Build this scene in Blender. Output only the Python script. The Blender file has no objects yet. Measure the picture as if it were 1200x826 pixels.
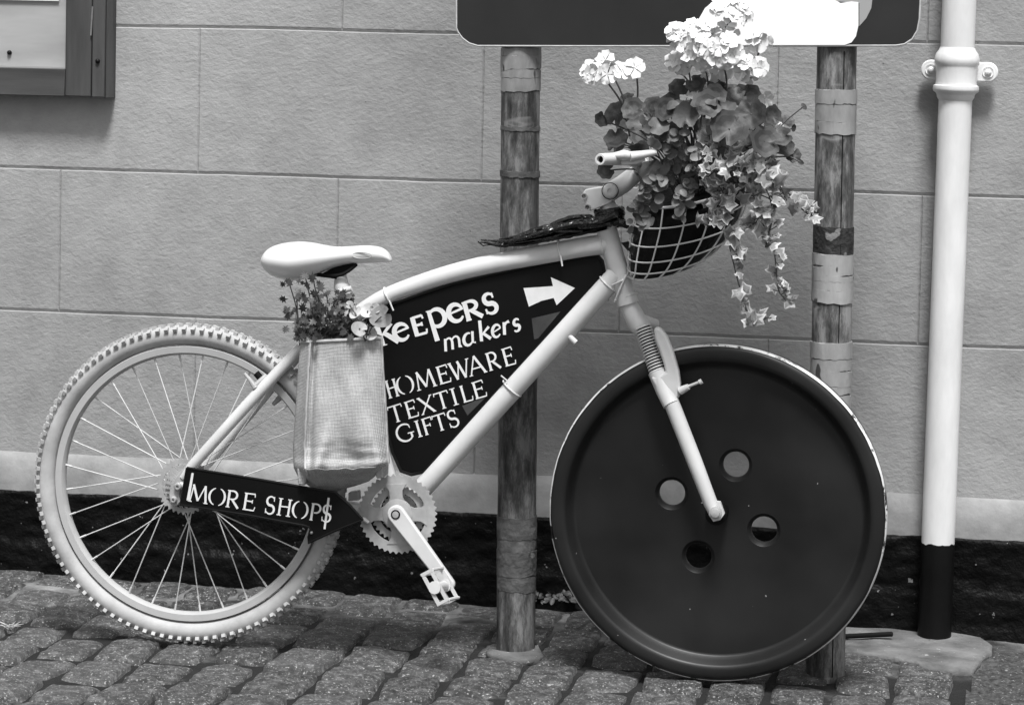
import bpy, bmesh, math, random
from math import sin, cos, pi, radians, tan
from mathutils import Vector, Matrix, noise
random.seed(11)
scn = bpy.context.scene
COL = scn.collection

# ------------------------------------------------------------------ camera
F = 3300.0; PXC = 600.0
YAW, PIT, ROLL, HOR = radians(10), radians(3.5), .021, 50.0
_f = Vector((-sin(YAW)*cos(PIT), cos(YAW)*cos(PIT), -sin(PIT)))
_r0 = Vector((cos(YAW), sin(YAW), 0)); _d0 = _f.cross(_r0).normalized()
_r = _r0*cos(ROLL) - _d0*sin(ROLL); _d = _d0*cos(ROLL) + _r0*sin(ROLL)
PPY = HOR + F*tan(PIT)
def ray(px, py): return _f + _r*((px-PXC)/F) + _d*((py-PPY)/F)
_g = ray(605, 705)
CAM = _g*(-6.267/_g.y)                    # eye, 6.27 m off the wall; (0,0,0) is the foot of the wall
def W(px, py, y):
    v = ray(px, py); return CAM + v*((y-CAM.y)/v.y)
GS = .015                                  # the pavement falls gently to the right
def gz(x): return -GS*x
def G(px, py):
    v = ray(px, py); n = Vector((GS, 0, 1)); return CAM + v*(-(CAM.dot(n))/v.dot(n))
YB = -.652                                 # plane of the bicycle
def B(px, py, dy=0): return W(px, py, YB+dy)
def S(y): return (y-CAM.y)/F/cos(YAW)      # metres per photo pixel at that depth
SB = S(YB)

cd = bpy.data.cameras.new('camera'); cam = bpy.data.objects.new('camera', cd); COL.objects.link(cam)
cd.sensor_width = 36; cd.sensor_fit = 'HORIZONTAL'; cd.lens = 36*F/1200
cd.shift_y = -(413-PPY)/1200
cd.clip_end = 500; cd.clip_start = .05
m3 = Matrix((_r, -_d, -_f)).transposed()
cam.matrix_world = Matrix.Translation(CAM) @ m3.to_4x4()
scn.camera = cam

# ------------------------------------------------------------------ light
SUN_EL, SUN_AZ = radians(63), radians(166)      # azimuth from +Y clockwise: in front of the wall, a little right
wd = bpy.data.worlds.new('World'); scn.world = wd; wd.use_nodes = True
nt = wd.node_tree; bg = nt.nodes['Background']
sky = nt.nodes.new('ShaderNodeTexSky'); sky.sky_type = 'NISHITA'; sky.sun_disc = False
sky.sun_elevation = SUN_EL; sky.sun_rotation = SUN_AZ; sky.dust_density = 4
bw = nt.nodes.new('ShaderNodeRGBToBW')          # black-and-white photograph: the sky keeps only its brightness
nt.links.new(sky.outputs[0], bw.inputs[0]); nt.links.new(bw.outputs[0], bg.inputs[0])
bg.inputs[1].default_value = .045
sd = bpy.data.lights.new('sun', 'SUN'); sd.energy = 1.5; sd.angle = radians(13)
sun = bpy.data.objects.new('sun', sd); COL.objects.link(sun)
sv = Vector((sin(SUN_AZ)*cos(SUN_EL), cos(SUN_AZ)*cos(SUN_EL), sin(SUN_EL)))
sun.rotation_euler = sv.to_track_quat('Z', 'Y').to_euler(); sun.location = (1, -4, 6)
vs = scn.view_settings; vs.view_transform = 'Standard'; vs.look = 'None'; vs.gamma = 1; vs.use_curve_mapping = False
vs.exposure = 1.62

# ------------------------------------------------------------------ materials
def nodes(name):
    m = bpy.data.materials.new(name); m.use_nodes = True
    return m, m.node_tree, m.node_tree.nodes['Principled BSDF']
def N(t, kind, **kw):
    n = t.nodes.new('ShaderNode'+kind)
    for k, v in kw.items():
        if k.startswith('i_'):
            key = k[2:]; n.inputs[int(key) if key.isdigit() else key].default_value = v
        else: setattr(n, k, v)
    return n
def L(t, a, b): t.links.new(a, b)
def grey(v): return (v, v, v, 1)
def coords(t, scale=(1, 1, 1), rot=(0, 0, 0)):
    tc = N(t, 'TexCoord'); mp = N(t, 'Mapping'); mp.inputs['Scale'].default_value = scale; mp.inputs['Rotation'].default_value = rot
    L(t, tc.outputs['Object'], mp.inputs[0]); return mp.outputs[0]
def ramp(t, fac, stops):
    r = N(t, 'ValToRGB'); e = r.color_ramp.elements
    while len(e) < len(stops): e.new(.5)
    for q, (p, v) in zip(e, stops): q.position = p; q.color = grey(v)
    L(t, fac, r.inputs[0]); return r.outputs[0]
def mixc(t, fac, a, b, kind='MIX'):
    n = N(t, 'MixRGB', blend_type=kind)
    for i, v in ((0, fac), (1, a), (2, b)):
        if isinstance(v, (int, float)): n.inputs[i].default_value = v if i == 0 else grey(v)
        else: L(t, v, n.inputs[i])
    return n.outputs[0]
def noise_tex(t, vec, scale, detail=4, rough=.55, dist=0):
    n = N(t, 'TexNoise'); n.inputs['Scale'].default_value = scale; n.inputs['Detail'].default_value = detail
    n.inputs['Roughness'].default_value = rough; n.inputs['Distortion'].default_value = dist
    L(t, vec, n.inputs['Vector']); return n.outputs[0]
def bump(t, p, h, strength, dist=.002, prev=None):
    b = N(t, 'Bump'); b.inputs['Strength'].default_value = strength; b.inputs['Distance'].default_value = dist
    L(t, h, b.inputs['Height'])
    if prev is not None: L(t, prev, b.inputs['Normal'])
    L(t, b.outputs[0], p.inputs['Normal']); return b.outputs[0]
def mat(name, v, rough=.6, spec=.4, var=.12, vscale=8, bs=60, bst=.25, bd=.001, stretch=(1, 1, 1), metal=0, lo=None, specks=None):
    m, t, p = nodes(name)
    c = coords(t, stretch)
    n1 = noise_tex(t, c, vscale, 6, .6)
    col = ramp(t, n1, [(.25, v*(1-var) if lo is None else lo), (.75, v*(1+var))])
    if specks:                                  # (scale, threshold, value)
        vn = noise_tex(t, c, specks[0], 2, .5)
        col = mixc(t, ramp(t, vn, [(specks[1], 0), (specks[1]+.03, 1)]), col, specks[2])
    L(t, col, p.inputs['Base Color'])
    p.inputs['Roughness'].default_value = rough; p.inputs['Specular IOR Level'].default_value = spec; p.inputs['Metallic'].default_value = metal
    if bst: bump(t, p, noise_tex(t, c, bs, 4), bst, bd)
    return m

def wall_mat():
    m, t, p = nodes('painted_render')
    c = coords(t)
    big = noise_tex(t, c, 1.1, 5, .55)
    col = ramp(t, big, [(.35, .25), (.65, .38)])
    streak = noise_tex(t, coords(t, (1, 1, .12)), 6, 5, .6)
    col = mixc(t, ramp(t, streak, [(.55, 0), (.75, .4)]), col, .23)
    fine = noise_tex(t, c, 14, 6, .7)
    col = mixc(t, .2, col, ramp(t, fine, [(.3, .12), (.7, .5)]))
    sp = N(t, 'TexVoronoi'); sp.inputs['Scale'].default_value = 9; L(t, c, sp.inputs['Vector'])
    nn = noise_tex(t, c, 60, 2, .5)
    ad = N(t, 'Math', operation='ADD'); L(t, sp.outputs['Distance'], ad.inputs[0])
    ml = N(t, 'Math', operation='MULTIPLY', i_1=.06); L(t, nn, ml.inputs[0]); L(t, ml.outputs[0], ad.inputs[1])
    col = mixc(t, ramp(t, ad.outputs[0], [(.045, .75), (.055, 0)]), col, .06)
    L(t, col, p.inputs['Base Color']); p.inputs['Roughness'].default_value = .62; p.inputs['Specular IOR Level'].default_value = .35
    c2 = coords(t, (1, 1, 1.5), (0, radians(24), 0))
    h1 = noise_tex(t, c2, 85, 4, .55, .15)
    h2 = noise_tex(t, c, 130, 3, .6)
    b1 = bump(t, p, h2, .35, .0012)
    b2 = bump(t, p, h1, .6, .0032, b1)
    h3 = noise_tex(t, c, 7, 3, .5)
    bump(t, p, h3, .4, .007, b2)
    return m
def sett_mat():
    m, t, p = nodes('worn_sett_stone')
    c = coords(t)
    info = N(t, 'NewGeometry')
    per = ramp(t, info.outputs['Random Per Island'], [(0, .02), (1, .13)])
    n = noise_tex(t, c, 48, 9, .78)
    col = mixc(t, .66, per, ramp(t, n, [(.36, .012), (.5, .06), (.63, .26)]))
    sp = noise_tex(t, c, 210, 2, .5)
    col = mixc(t, ramp(t, sp, [(.63, 0), (.66, .85)]), col, .5)
    sp2 = noise_tex(t, c, 75, 3, .6)
    col = mixc(t, ramp(t, sp2, [(.68, 0), (.72, .7)]), col, .36)
    L(t, col, p.inputs['Base Color']); p.inputs['Roughness'].default_value = .48; p.inputs['Specular IOR Level'].default_value = .5
    b = bump(t, p, noise_tex(t, c, 45, 8, .72), 1, .012)
    bump(t, p, sp, .5, .002, b)
    return m
def joint_mat():
    m, t, p = nodes('joint_fill')
    c = coords(t)
    n = noise_tex(t, c, 4.5, 6, .65)
    dark = ramp(t, n, [(.38, .004), (.58, .010), (.7, .1)])
    lime = ramp(t, n, [(.4, .02), (.52, .12), (.66, .28)])
    sx = N(t, 'SeparateXYZ'); L(t, c, sx.inputs[0])
    ad = N(t, 'Math', operation='MULTIPLY_ADD', i_1=.5, i_2=-.25); L(t, n, ad.inputs[0])
    a2 = N(t, 'Math', operation='ADD'); L(t, sx.outputs[1], a2.inputs[0]); L(t, ad.outputs[0], a2.inputs[1])
    mr = N(t, 'MapRange'); mr.inputs[1].default_value = -.45; mr.inputs[2].default_value = -.15; L(t, a2.outputs[0], mr.inputs[0])
    col = mixc(t, mr.outputs[0], dark, lime)      # lime mortar was only swept into the joints beside the wall
    L(t, col, p.inputs['Base Color']); p.inputs['Roughness'].default_value = .95
    bump(t, p, noise_tex(t, c, 70, 5, .7), 1, .006)
    return m
def post_mat(name, lo, hi, seed):
    m, t, p = nodes(name)
    c = coords(t, (1, 1, .09)); c2 = coords(t)
    mp = c.node; mp.inputs['Location'].default_value = (seed, seed*.7, seed*.3)
    n1 = noise_tex(t, c, 75, 6, .7)
    n2 = noise_tex(t, coords(t, (1, 1, .28)), 27, 8, .74)
    a = ramp(t, n1, [(.3, lo), (.5, (lo+hi)/2.2), (.72, hi)])
    b = ramp(t, n2, [(.42, lo*.2), (.5, (lo+hi)/2.8), (.6, hi*1.5)])
    col = mixc(t, .6, a, b)
    cr = coords(t, (.25, .25, 1))
    rings = noise_tex(t, cr, 24, 2, .5)
    col = mixc(t, ramp(t, rings, [(.66, 0), (.7, .5), (.74, 0)]), col, hi*1.6)
    L(t, col, p.inputs['Base Color']); p.inputs['Roughness'].default_value = .55; p.inputs['Specular IOR Level'].default_value = .35
    bump(t, p, n1, .35, .002)
    return m
def jute_mat():
    m, t, p = nodes('jute_cloth')
    c = coords(t)
    def wave(d, s):
        w = N(t, 'TexWave', wave_type='BANDS', bands_direction=d); w.inputs['Scale'].default_value = s
        w.inputs['Distortion'].default_value = 1.6; w.inputs['Detail'].default_value = 3; w.inputs['Detail Scale'].default_value = 2.5
        L(t, c, w.inputs['Vector']); return w.outputs[1]
    wx, wz = wave('X', 110), wave('Z', 110)
    w = mixc(t, .5, wx, wz)
    st = noise_tex(t, coords(t, (1, 1, 12)), 45, 3, .6); st2 = noise_tex(t, coords(t, (12, 1, 1)), 45, 3, .6)
    base = mixc(t, .5, ramp(t, st, [(.3, .38), (.7, .66)]), ramp(t, st2, [(.3, .38), (.7, .66)]))
    stain = noise_tex(t, c, 7, 4, .6)
    base = mixc(t, ramp(t, stain, [(.56, 0), (.75, .4)]), base, .3)
    col = mixc(t, .5, base, mixc(t, 1, base, w, 'MULTIPLY'))
    L(t, col, p.inputs['Base Color']); p.inputs['Roughness'].default_value = .95; p.inputs['Specular IOR Level'].default_value = .1
    bump(t, p, mixc(t, .5, w, noise_tex(t, c, 130, 3, .6)), .7, .002)
    return m
def edge_mat():
    m, t, p = nodes('chipped_rim_paint')
    c = coords(t)
    n = noise_tex(t, c, 16, 6, .75)
    L(t, ramp(t, n, [(.41, .012), (.46, .75)]), p.inputs['Base Color']); p.inputs['Roughness'].default_value = .5
    return m
def disc_mat():
    m, t, p = nodes('black_button_paint')
    c = coords(t)
    n = noise_tex(t, c, 4, 3, .5)
    col = ramp(t, n, [(.32, .006), (.68, .018)])
    sp = noise_tex(t, c, 75, 2, .5)
    col = mixc(t, ramp(t, sp, [(.765, 0), (.79, .7)]), col, .5)
    L(t, col, p.inputs['Base Color']); p.inputs['Specular IOR Level'].default_value = .32
    L(t, ramp(t, noise_tex(t, c, 6, 4, .6), [(.3, .34), (.7, .5)]), p.inputs['Roughness'])
    b = bump(t, p, noise_tex(t, c, 230, 2), .08, .0006)
    bump(t, p, noise_tex(t, c, 5, 2), .2, .01, b)
    return m
def leaf_mat(name, v, var=.35, rough=.5, trans=.25):
    m, t, p = nodes(name)
    info = N(t, 'NewGeometry'); c = coords(t)
    per = ramp(t, info.outputs['Random Per Island'], [(0, v*(1-var)), (1, v*(1+var))])
    n = noise_tex(t, c, 90, 3, .6)
    L(t, mixc(t, .3, per, ramp(t, n, [(.3, v*.5), (.7, v*1.6)])), p.inputs['Base Color'])
    p.inputs['Roughness'].default_value = rough; p.inputs['Specular IOR Level'].default_value = .35
    bump(t, p, n, .3, .002)
    return m

M = {}
M['wall'] = wall_mat(); M['sett'] = sett_mat(); M['joint'] = joint_mat()
M['band'] = mat('band_paint', .27, .65, .25, .4, 9, 45, .4, .004)
M['plinth'] = mat('black_plinth_paint', .004, .5, .09, .6, 12, 26, 1, .012, specks=(60, .72, .16))
M['concrete'] = mat('concrete_patch', .15, .9, .2, .5, 11, 70, .8, .006, lo=.05, specks=(70, .7, .3))
M['asphalt'] = mat('asphalt', .06, .85, .3, .95, 90, 120, 1, .008, specks=(130, .66, .3))
M['ground'] = mat('dark_ground', .09, .9, .2, .3, 3, 40, .5, .01)
M['frame'] = mat('cream_bike_paint', .6, .36, .45, .1, 14, 40, .08, .001, specks=(38, .775, .16))
M['bikewhite'] = mat('white_saddle', .72, .3, .5, .03, 9, 60, .04, .001)
M['tyre'] = mat('painted_tyre', .42, .6, .3, .25, 18, 90, .3, .001)
M['tyreside'] = mat('rim_paint', .42, .5, .4, .08, 20, 60, .1, .001)
M['cast'] = mat('painted_alloy', .36, .45, .4, .25, 30, 60, .25, .001)
M['boot'] = mat('spring_boot', .55, .5, .3, .1, 20, 60, .1, .001)
M['black'] = mat('black_gloss', .005, .35, .2, .3, 10, 60, .05, .001)
M['matblack'] = mat('black_matt', .004, .8, .2, .3, 10, 60, .2, .001)
M['steel'] = mat('dull_bolt', .35, .35, .5, .2, 60, 60, .1, .001, metal=.7)
M['panel'] = mat('sign_black_paint', .005, .45, .14, .35, 5, 160, .06, .0006, specks=(55, .78, .25))
M['panelgrey'] = mat('worn_grey_paint', .05, .5, .4, .4, 14, 60, .05, .001)
M['letter'] = mat('white_letter_paint', .72, .6, .3, .06, 60, 60, .05, .001)
M['board'] = mat('dark_board_paint', .026, .45, .2, .22, 4, 200, .05, .0006, specks=(40, .79, .4))
M['boardedge'] = mat('board_edge', .45, .5, .4, .3, 30, 60, .1, .001)
M['white'] = mat('white_sign_paint', .92, .45, .4, .03, 12, 60, .05, .001, specks=(30, .79, .2))
M['lgrey'] = mat('grey_sign_paint', .34, .5, .4, .06, 12, 60, .05, .001)
M['pipe'] = mat('white_pipe_gloss', .76, .32, .45, .12, 22, 35, .3, .002, stretch=(1, 1, .3), specks=(60, .77, .4))
M['pipeblack'] = mat('black_pipe_gloss', .006, .42, .14, .3, 10, 40, .25, .002)
M['woodframe'] = mat('weathered_frame_wood', .06, .6, .3, .9, 12, 120, .4, .001, stretch=(1, 1, .1), lo=.02)
M['woodrail'] = mat('weathered_rail_wood', .06, .6, .3, .9, 12, 120, .4, .001, stretch=(.1, 1, 1), lo=.02)
M['ply'] = mat('stained_backing', .36, .6, .4, .25, 9, 60, .1, .001, stretch=(.25, 1, 1.4))
M['post1'] = post_mat('post_wood', .012, .17, 0.0)
M['post2'] = post_mat('post_wood_pale', .02, .24, 3.1)
M['tape'] = mat('old_tape', .24, .55, .35, .55, 16, 40, .6, .004, stretch=(1, 1, .4), specks=(35, .68, .05))
M['tape2'] = mat('pale_tape', .31, .5, .35, .38, 16, 40, .6, .004, stretch=(1, 1, .4), specks=(38, .7, .06))
M['tapedim'] = mat('grimy_tape', .085, .5, .35, .6, 22, 45, .8, .006, specks=(28, .68, .2))
M['darktape'] = mat('rotted_tape', .03, .7, .3, .8, 40, 60, 1, .006, specks=(30, .62, .2))
M['jute'] = jute_mat(); M['juteseam'] = mat('jute_seam', .42, .95, .1, .2, 40, 120, .5, .002)
M['disc'] = disc_mat(); M['edge'] = edge_mat()
M['plastic'] = mat('black_bin_bag', .008, .22, .5, .4, 20, 25, .9, .012)
M['liner'] = mat('basket_liner', .004, .45, .15, .4, 15, 22, .9, .012, specks=(60, .76, .1))
M['wire'] = mat('white_coated_wire', .7, .4, .4, .08, 40, 60, .1, .001)
M['geranium'] = leaf_mat('geranium_leaf', .042, .6); M['geranium2'] = leaf_mat('geranium_leaf_pale', .085, .5)
M['geraniumzone'] = leaf_mat('geranium_leaf_zone', .026, .4)
M['petal'] = mat('white_petal', .78, .6, .2, .04, 60, 60, .1, .001)
M['stem'] = mat('plant_stem', .07, .6, .3, .3, 30, 60, .2, .001)
M['ivy'] = leaf_mat('ivy_leaf_centre', .19, .6); M['ivyedge'] = leaf_mat('ivy_leaf_margin', .38, .45)
M['small'] = leaf_mat('small_leaf', .11, .8); M['parsley'] = leaf_mat('bag_leaf', .045, .7); M['pale'] = leaf_mat('pale_leaf', .42, .2)
M['weed'] = leaf_mat('weed_leaf', .035, .5); M['straw'] = mat('dry_stalk', .45, .8, .2, .2, 30, 60, .2, .001)

# ------------------------------------------------------------------ mesh helpers
def wloc(o):
    v = Vector((0, 0, 0))
    while o: v += o.location; o = o.parent
    return v
class MB:
    def __init__(s): s.bm = bmesh.new(); s.mi = 0
    def v(s, p): return s.bm.verts.new(p)
    def f(s, vs, mi=None, smooth=True):
        try:
            q = s.bm.faces.new(vs); q.material_index = s.mi if mi is None else mi; q.smooth = smooth; return q
        except ValueError: return None
    def loft(s, rings, closed=True, cap=True, smooth=True, mi=None):
        R = [[s.v(p) for p in r] for r in rings]; n = len(R[0])
        for a, b in zip(R, R[1:]):
            for i in range(n if closed else n-1):
                j = (i+1) % n; s.f([a[i], a[j], b[j], b[i]], mi, smooth)
        if cap and closed:
            s.f(list(reversed(R[0])), mi, False); s.f(R[-1], mi, False)
        return R
    def tube(s, pts, rad, n=10, cap=True, smooth=True, squash=None, mi=None):
        pts = [Vector(p) for p in pts]; k = len(pts)
        if not hasattr(rad, '__len__'): rad = [rad]*k
        rings = []; up = None
        for i, p in enumerate(pts):
            t = (pts[min(i+1, k-1)]-pts[max(i-1, 0)])
            t = t.normalized() if t.length > 1e-9 else Vector((0, 0, 1))
            if up is None:
                up = Vector((0, -1, 0)) if abs(t.y) < .9 else Vector((0, 0, 1))
            a = (up - t*up.dot(t)).normalized(); b = t.cross(a); up = a
            q = squash or (1, 1)
            rings.append([p + (a*cos(2*pi*j/n)*q[0] + b*sin(2*pi*j/n)*q[1])*rad[i] for j in range(n)])
        return s.loft(rings, True, cap, smooth, mi)
    def lathe(s, c, prof, n=48, axis='y', a0=0, closed_prof=False, smooth=True, mi=None):
        c = Vector(c); rings = []
        for r, h in prof:
            ring = []
            for j in range(n):
                a = a0+2*pi*j/n
                if axis == 'y': ring.append(c+Vector((r*cos(a), h, r*sin(a))))
                else: ring.append(c+Vector((r*cos(a), r*sin(a), h)))
            rings.append(ring)
        if closed_prof: rings.append(rings[0])
        R = [[s.v(p) for p in r] for r in rings] if not closed_prof else None
        if closed_prof:
            R = [[s.v(p) for p in r] for r in rings[:-1]]; R.append(R[0])
        for a, b in zip(R, R[1:]):
            for i in range(n):
                j = (i+1) % n; s.f([a[i], a[j], b[j], b[i]], mi, smooth)
        return R
    def disc(s, c, r, h=0, n=24, axis='y', mi=None):
        c = Vector(c)
        s.f([s.v(c+Vector((r*cos(2*pi*j/n), h, r*sin(2*pi*j/n)))) for j in range(n)], mi, False)
    def prism(s, pts, off, mi=None, smooth=False):
        """polygon (3-D points) extruded by vector off"""
        off = Vector(off); a = [s.v(p) for p in pts]; b = [s.v(Vector(p)+off) for p in pts]; n = len(pts)
        s.f(a, mi, smooth); s.f(list(reversed(b)), mi, smooth)
        for i in range(n):
            j = (i+1) % n; s.f([a[j], a[i], b[i], b[j]], mi, smooth)
    def box(s, lo, hi, mi=None):
        x0, y0, z0 = lo; x1, y1, z1 = hi
        s.prism([(x0, y0, z0), (x1, y0, z0), (x1, y0, z1), (x0, y0, z1)], (0, y1-y0, 0), mi)
    def grid(s, fn, nu, nv, smooth=True, mi=None):
        V = [[s.v(fn(i/nu, j/nv)) for i in range(nu+1)] for j in range(nv+1)]
        for j in range(nv):
            for i in range(nu): s.f([V[j][i], V[j][i+1], V[j+1][i+1], V[j+1][i]], mi, smooth)
        return V
    def build(s, name, mats, parent=None, bevel=0, fix=True, sharp=True):
        if fix: bmesh.ops.recalc_face_normals(s.bm, faces=s.bm.faces)
        if parent is not None: bmesh.ops.translate(s.bm, verts=s.bm.verts, vec=-wloc(parent))
        me = bpy.data.meshes.new(name); s.bm.to_mesh(me); s.bm.free()
        if not isinstance(mats, (list, tuple)): mats = [mats]
        for q in mats: me.materials.append(q)
        if sharp:
            try: me.set_sharp_from_angle(angle=radians(42))
            except Exception: pass
        o = bpy.data.objects.new(name, me); COL.objects.link(o)
        if parent is not None: o.parent = parent
        if bevel:
            b = o.modifiers.new('bevel', 'BEVEL'); b.width = bevel; b.segments = 2; b.limit_method = 'ANGLE'; b.angle_limit = radians(35)
        return o
def thing(name, label, cat, loc=(0, 0, 0), group=None):
    o = bpy.data.objects.new(name, None); COL.objects.link(o); o.location = loc; o.empty_display_size = .1
    o['label'] = label; o['category'] = cat
    if group: o['group'] = group
    return o
def tag(o, label, cat, group=None):
    o['label'] = label; o['category'] = cat
    if group: o['group'] = group
    return o
def structure(o): o['kind'] = 'structure'; return o
def smoothpath(pts, k=6):
    pts = [Vector(p) for p in pts]; out = []
    for i in range(len(pts)-1):
        p0, p1, p2, p3 = pts[max(i-1, 0)], pts[i], pts[i+1], pts[min(i+2, len(pts)-1)]
        for j in range(k):
            t = j/k
            out.append(.5*((2*p1)+(p2-p0)*t+(2*p0-5*p1+4*p2-p3)*t*t+(3*p1-p0-3*p2+p3)*t**3))
    out.append(pts[-1]); return out
def nz(x, y=0, z=0): return noise.noise(Vector((x, y, z)))

# ------------------------------------------------------------------ ground
b = MB(); b.grid(lambda u, v: Vector((-60+120*u, -80+80.3*v, gz(max(-3, min(3, -60+120*u)))-.035)), 120, 4, False)
structure(b.build('ground', M['ground'], sharp=False))
b = MB(); b.grid(lambda u, v: (lambda x, y: Vector((x, y, gz(x)-.0135+.006*max(0, min(1, (y+.4)/.25))+.006*nz(x*9, y*9)+.003*nz(x*40, y*40))))(-2.2+4.2*u, -3.2+3.2*v), 140, 110)
structure(b.build('paving_bed', M['joint'], sharp=False))
ASPH = [G(1150, 738), G(1166, 757), G(1140, 790), G(1128, 826), G(1105, 900), G(1040, 1500), Vector((3.5, -3, gz(3))), Vector((3.5, 0, gz(3)))]
def in_asph(x, y):
    inside = False; n = len(ASPH)
    for i in range(n):
        p, q = ASPH[i], ASPH[i-1]
        if (p.y > y) != (q.y > y) and x < (q.x-p.x)*(y-p.y)/(q.y-p.y)+p.x: inside = not inside
    return inside
b = MB()
x = -2.1
ci = 0
while x < 1.5:
    w = random.uniform(.112, .136)
    y = -.012-random.uniform(0, .08) if ci % 2 else -.012
    while y > -3.1:
        ln = random.uniform(.165, .23)
        if ci % 2 and y > -.1: ln = random.uniform(.09, .16)
        cx, cy = x+w/2, y-ln/2
        if not in_asph(cx+.03, cy):
            hx, hy = w/2-random.uniform(0, .003), ln/2-random.uniform(.002, .005)
            tz = random.uniform(-.005, .005); tx, ty = random.uniform(-.03, .03), random.uniform(-.03, .03)
            rot = random.uniform(-.04, .04); sk = random.uniform(-.06, .06); sd_ = random.random()*50
            nu, nv = 12, 18
            def fn(u, v, cx=cx, cy=cy, hx=hx, hy=hy):
                a, c = 2*u-1, 2*v-1
                # denser near the rim, rounded corners, domed top
                a2 = math.copysign(abs(a)**.7, a); c2 = math.copysign(abs(c)**.7, c)
                e = max(abs(a2), abs(c2))
                k = 1-.035*(abs(a2)**4)*(abs(c2)**4)*2
                X = a2*hx*k; Y = c2*hy*k
                X += .004*nz(Y*22+sd_, 3)*abs(a2); Y += .005*nz(X*22, sd_)*abs(c2)
                z = tz + X*tx + Y*ty + .005*nz(X*22+sd_, Y*22) + .003*nz(X*60, Y*60+sd_)
                z -= .004*a2*a2+.009*abs(c2)**4
                if e > .8: z -= .011*((e-.8)/.2)**2
                if e > .99: z -= .03
                X2 = X*cos(rot)-Y*sin(rot)+sk*Y; Y2 = X*sin(rot)+Y*cos(rot)
                xx, yy = cx+X2, cy+Y2
                return Vector((xx, min(yy, -.004), gz(xx)+z))
            b.grid(fn, nu, nv)
        y -= ln
    x += w; ci += 1
structure(b.build('sett_paving', M['sett'], sharp=False))
# concrete skirt round the pipe foot
def lumpy_poly(poly, z0, amp, mats, name, n=60):
    """fan-filled grid inside an outline: outline shrinks towards its middle"""
    c = sum(poly, Vector())/len(poly)
    P = []
    for i in range(len(poly)):
        p, q = poly[i], poly[(i+1) % len(poly)]
        for j in range(8): P.append(p.lerp(q, j/8))
    P = [p+Vector((.012*nz(p.x*14, p.y*14, 1), .012*nz(p.x*14, p.y*14, 7), 0)) for p in P]
    mb = MB(); rings = []
    for k, (t, dz) in enumerate([(1.0, -.02), (1.0, -.004), (.97, 0), (.85, .002), (.7, .003), (.5, .003), (.3, .003), (.12, .003)]):
        rings.append([(lambda q: Vector((q.x, min(q.y, -.003), gz(q.x)+z0+dz+amp*nz(q.x*12, q.y*12, 2))))(c.lerp(p, t)) for p in P])
    mb.loft(rings, True, True)
    return mb.build(name, mats, sharp=False)
slab_ = 0
slab = [G(880, 733), G(985, 729), G(1080, 733), G(1150, 737), G(1166, 757), G(1138, 786), G(1085, 782), G(1050, 771), G(1000, 765), G(930, 760)]
for p in slab: p.y = min(p.y, -.003)
structure(lumpy_poly(slab, .002, .007, M['concrete'], 'concrete_patch'))
pc_ = G(603, 764); ring_ = [pc_+Vector(((.062+.018*nz(k*1.3, 4))*cos(2*pi*k/14), (.07+.022*nz(k*1.1, 8))*sin(2*pi*k/14), 0)) for k in range(14)]
structure(lumpy_poly(ring_, .001, .010, M['concrete'], 'mortar_collar'))
b = MB()
def afn(u, v):
    x_, y_ = .95+2.5*u, -3+2.99*v
    return Vector((x_, y_, gz(min(3, x_))-.008 + .006*nz(x_*60, y_*60) + .004*nz(x_*130, y_*130)))
V = b.grid(afn, 240, 260)
dead = [f_ for f_ in b.bm.faces if not in_asph(f_.calc_center_median().x, f_.calc_center_median().y)]
bmesh.ops.delete(b.bm, geom=dead, context='FACES')
structure(b.build('asphalt_road', M['asphalt'], sharp=False))

# ------------------------------------------------------------------ the wall
wall = thing('rendered_wall', 'grey painted rendered wall scored into large blocks above a black plinth', 'wall', (0, .1, 0))
ZC = [.275, .622, .954, 1.289, 1.622, 1.955, 2.288, 2.621]
def vx(px, py): return W(px, py, 0).x
J = {0: [vx(228, 450), vx(556, 530), vx(900, 410)], 1: [vx(70, 285), vx(396, 230), vx(727, 300), vx(1078, 320)],
     2: [vx(233, 120), vx(566, 110), vx(910, 140)], 3: [vx(72, 0), vx(401, 20), vx(745, 20), vx(1087.5, 20)]}
def wob(i, x_): return .003*nz(x_*2.2, i*7.3) + .0012*nz(x_*11, i*3.1)
b = MB()
for r in range(7):
    js = sorted(J.get(r, [q+.02*((r*5) % 3) for q in J[2 if r % 2 == 0 else 3]]))
    while js[0] > -3.4: js.insert(0, js[0]-.655)
    while js[-1] < 3.4: js.append(js[-1]+.655)
    for a, c in zip(js, js[1:]):
        n = 10; gh, gv, dp = .0078, .0026, .0030
        xs = [a+(c-a)*k/n for k in range(n+1)]
        top_o = [Vector((q, dp, ZC[r+1]+wob(r+1, q))) for q in xs]; bot_o = [Vector((q, dp, ZC[r]+wob(r, q))) for q in xs]
        xi = [min(max(q, a+gv), c-gv) for q in xs]
        top_i = [Vector((q, 0, ZC[r+1]-gh*.25+wob(r+1, q))) for q in xi]; bot_i = [Vector((q, 0, ZC[r]+gh+wob(r, q))) for q in xi]
        TO, BO, TI, BI = [[b.v(p) for p in l] for l in (top_o, bot_o, top_i, bot_i)]
        for k in range(n):
            b.f([BI[k], BI[k+1], TI[k+1], TI[k]], smooth=False)
            b.f([TI[k], TI[k+1], TO[k+1], TO[k]], smooth=False); b.f([BO[k], BO[k+1], BI[k+1], BI[k]], smooth=False)
        b.f([BO[0], BI[0], TI[0], TO[0]], smooth=False); b.f([BI[n], BO[n], TO[n], TI[n]], smooth=False)
b.build('block_face', M['wall'], wall, sharp=False)
b = MB(); b.box((-3.4, .012, -.1), (3.4, .25, 2.62)); b.build('core', M['wall'], wall)
b = MB()
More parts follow.
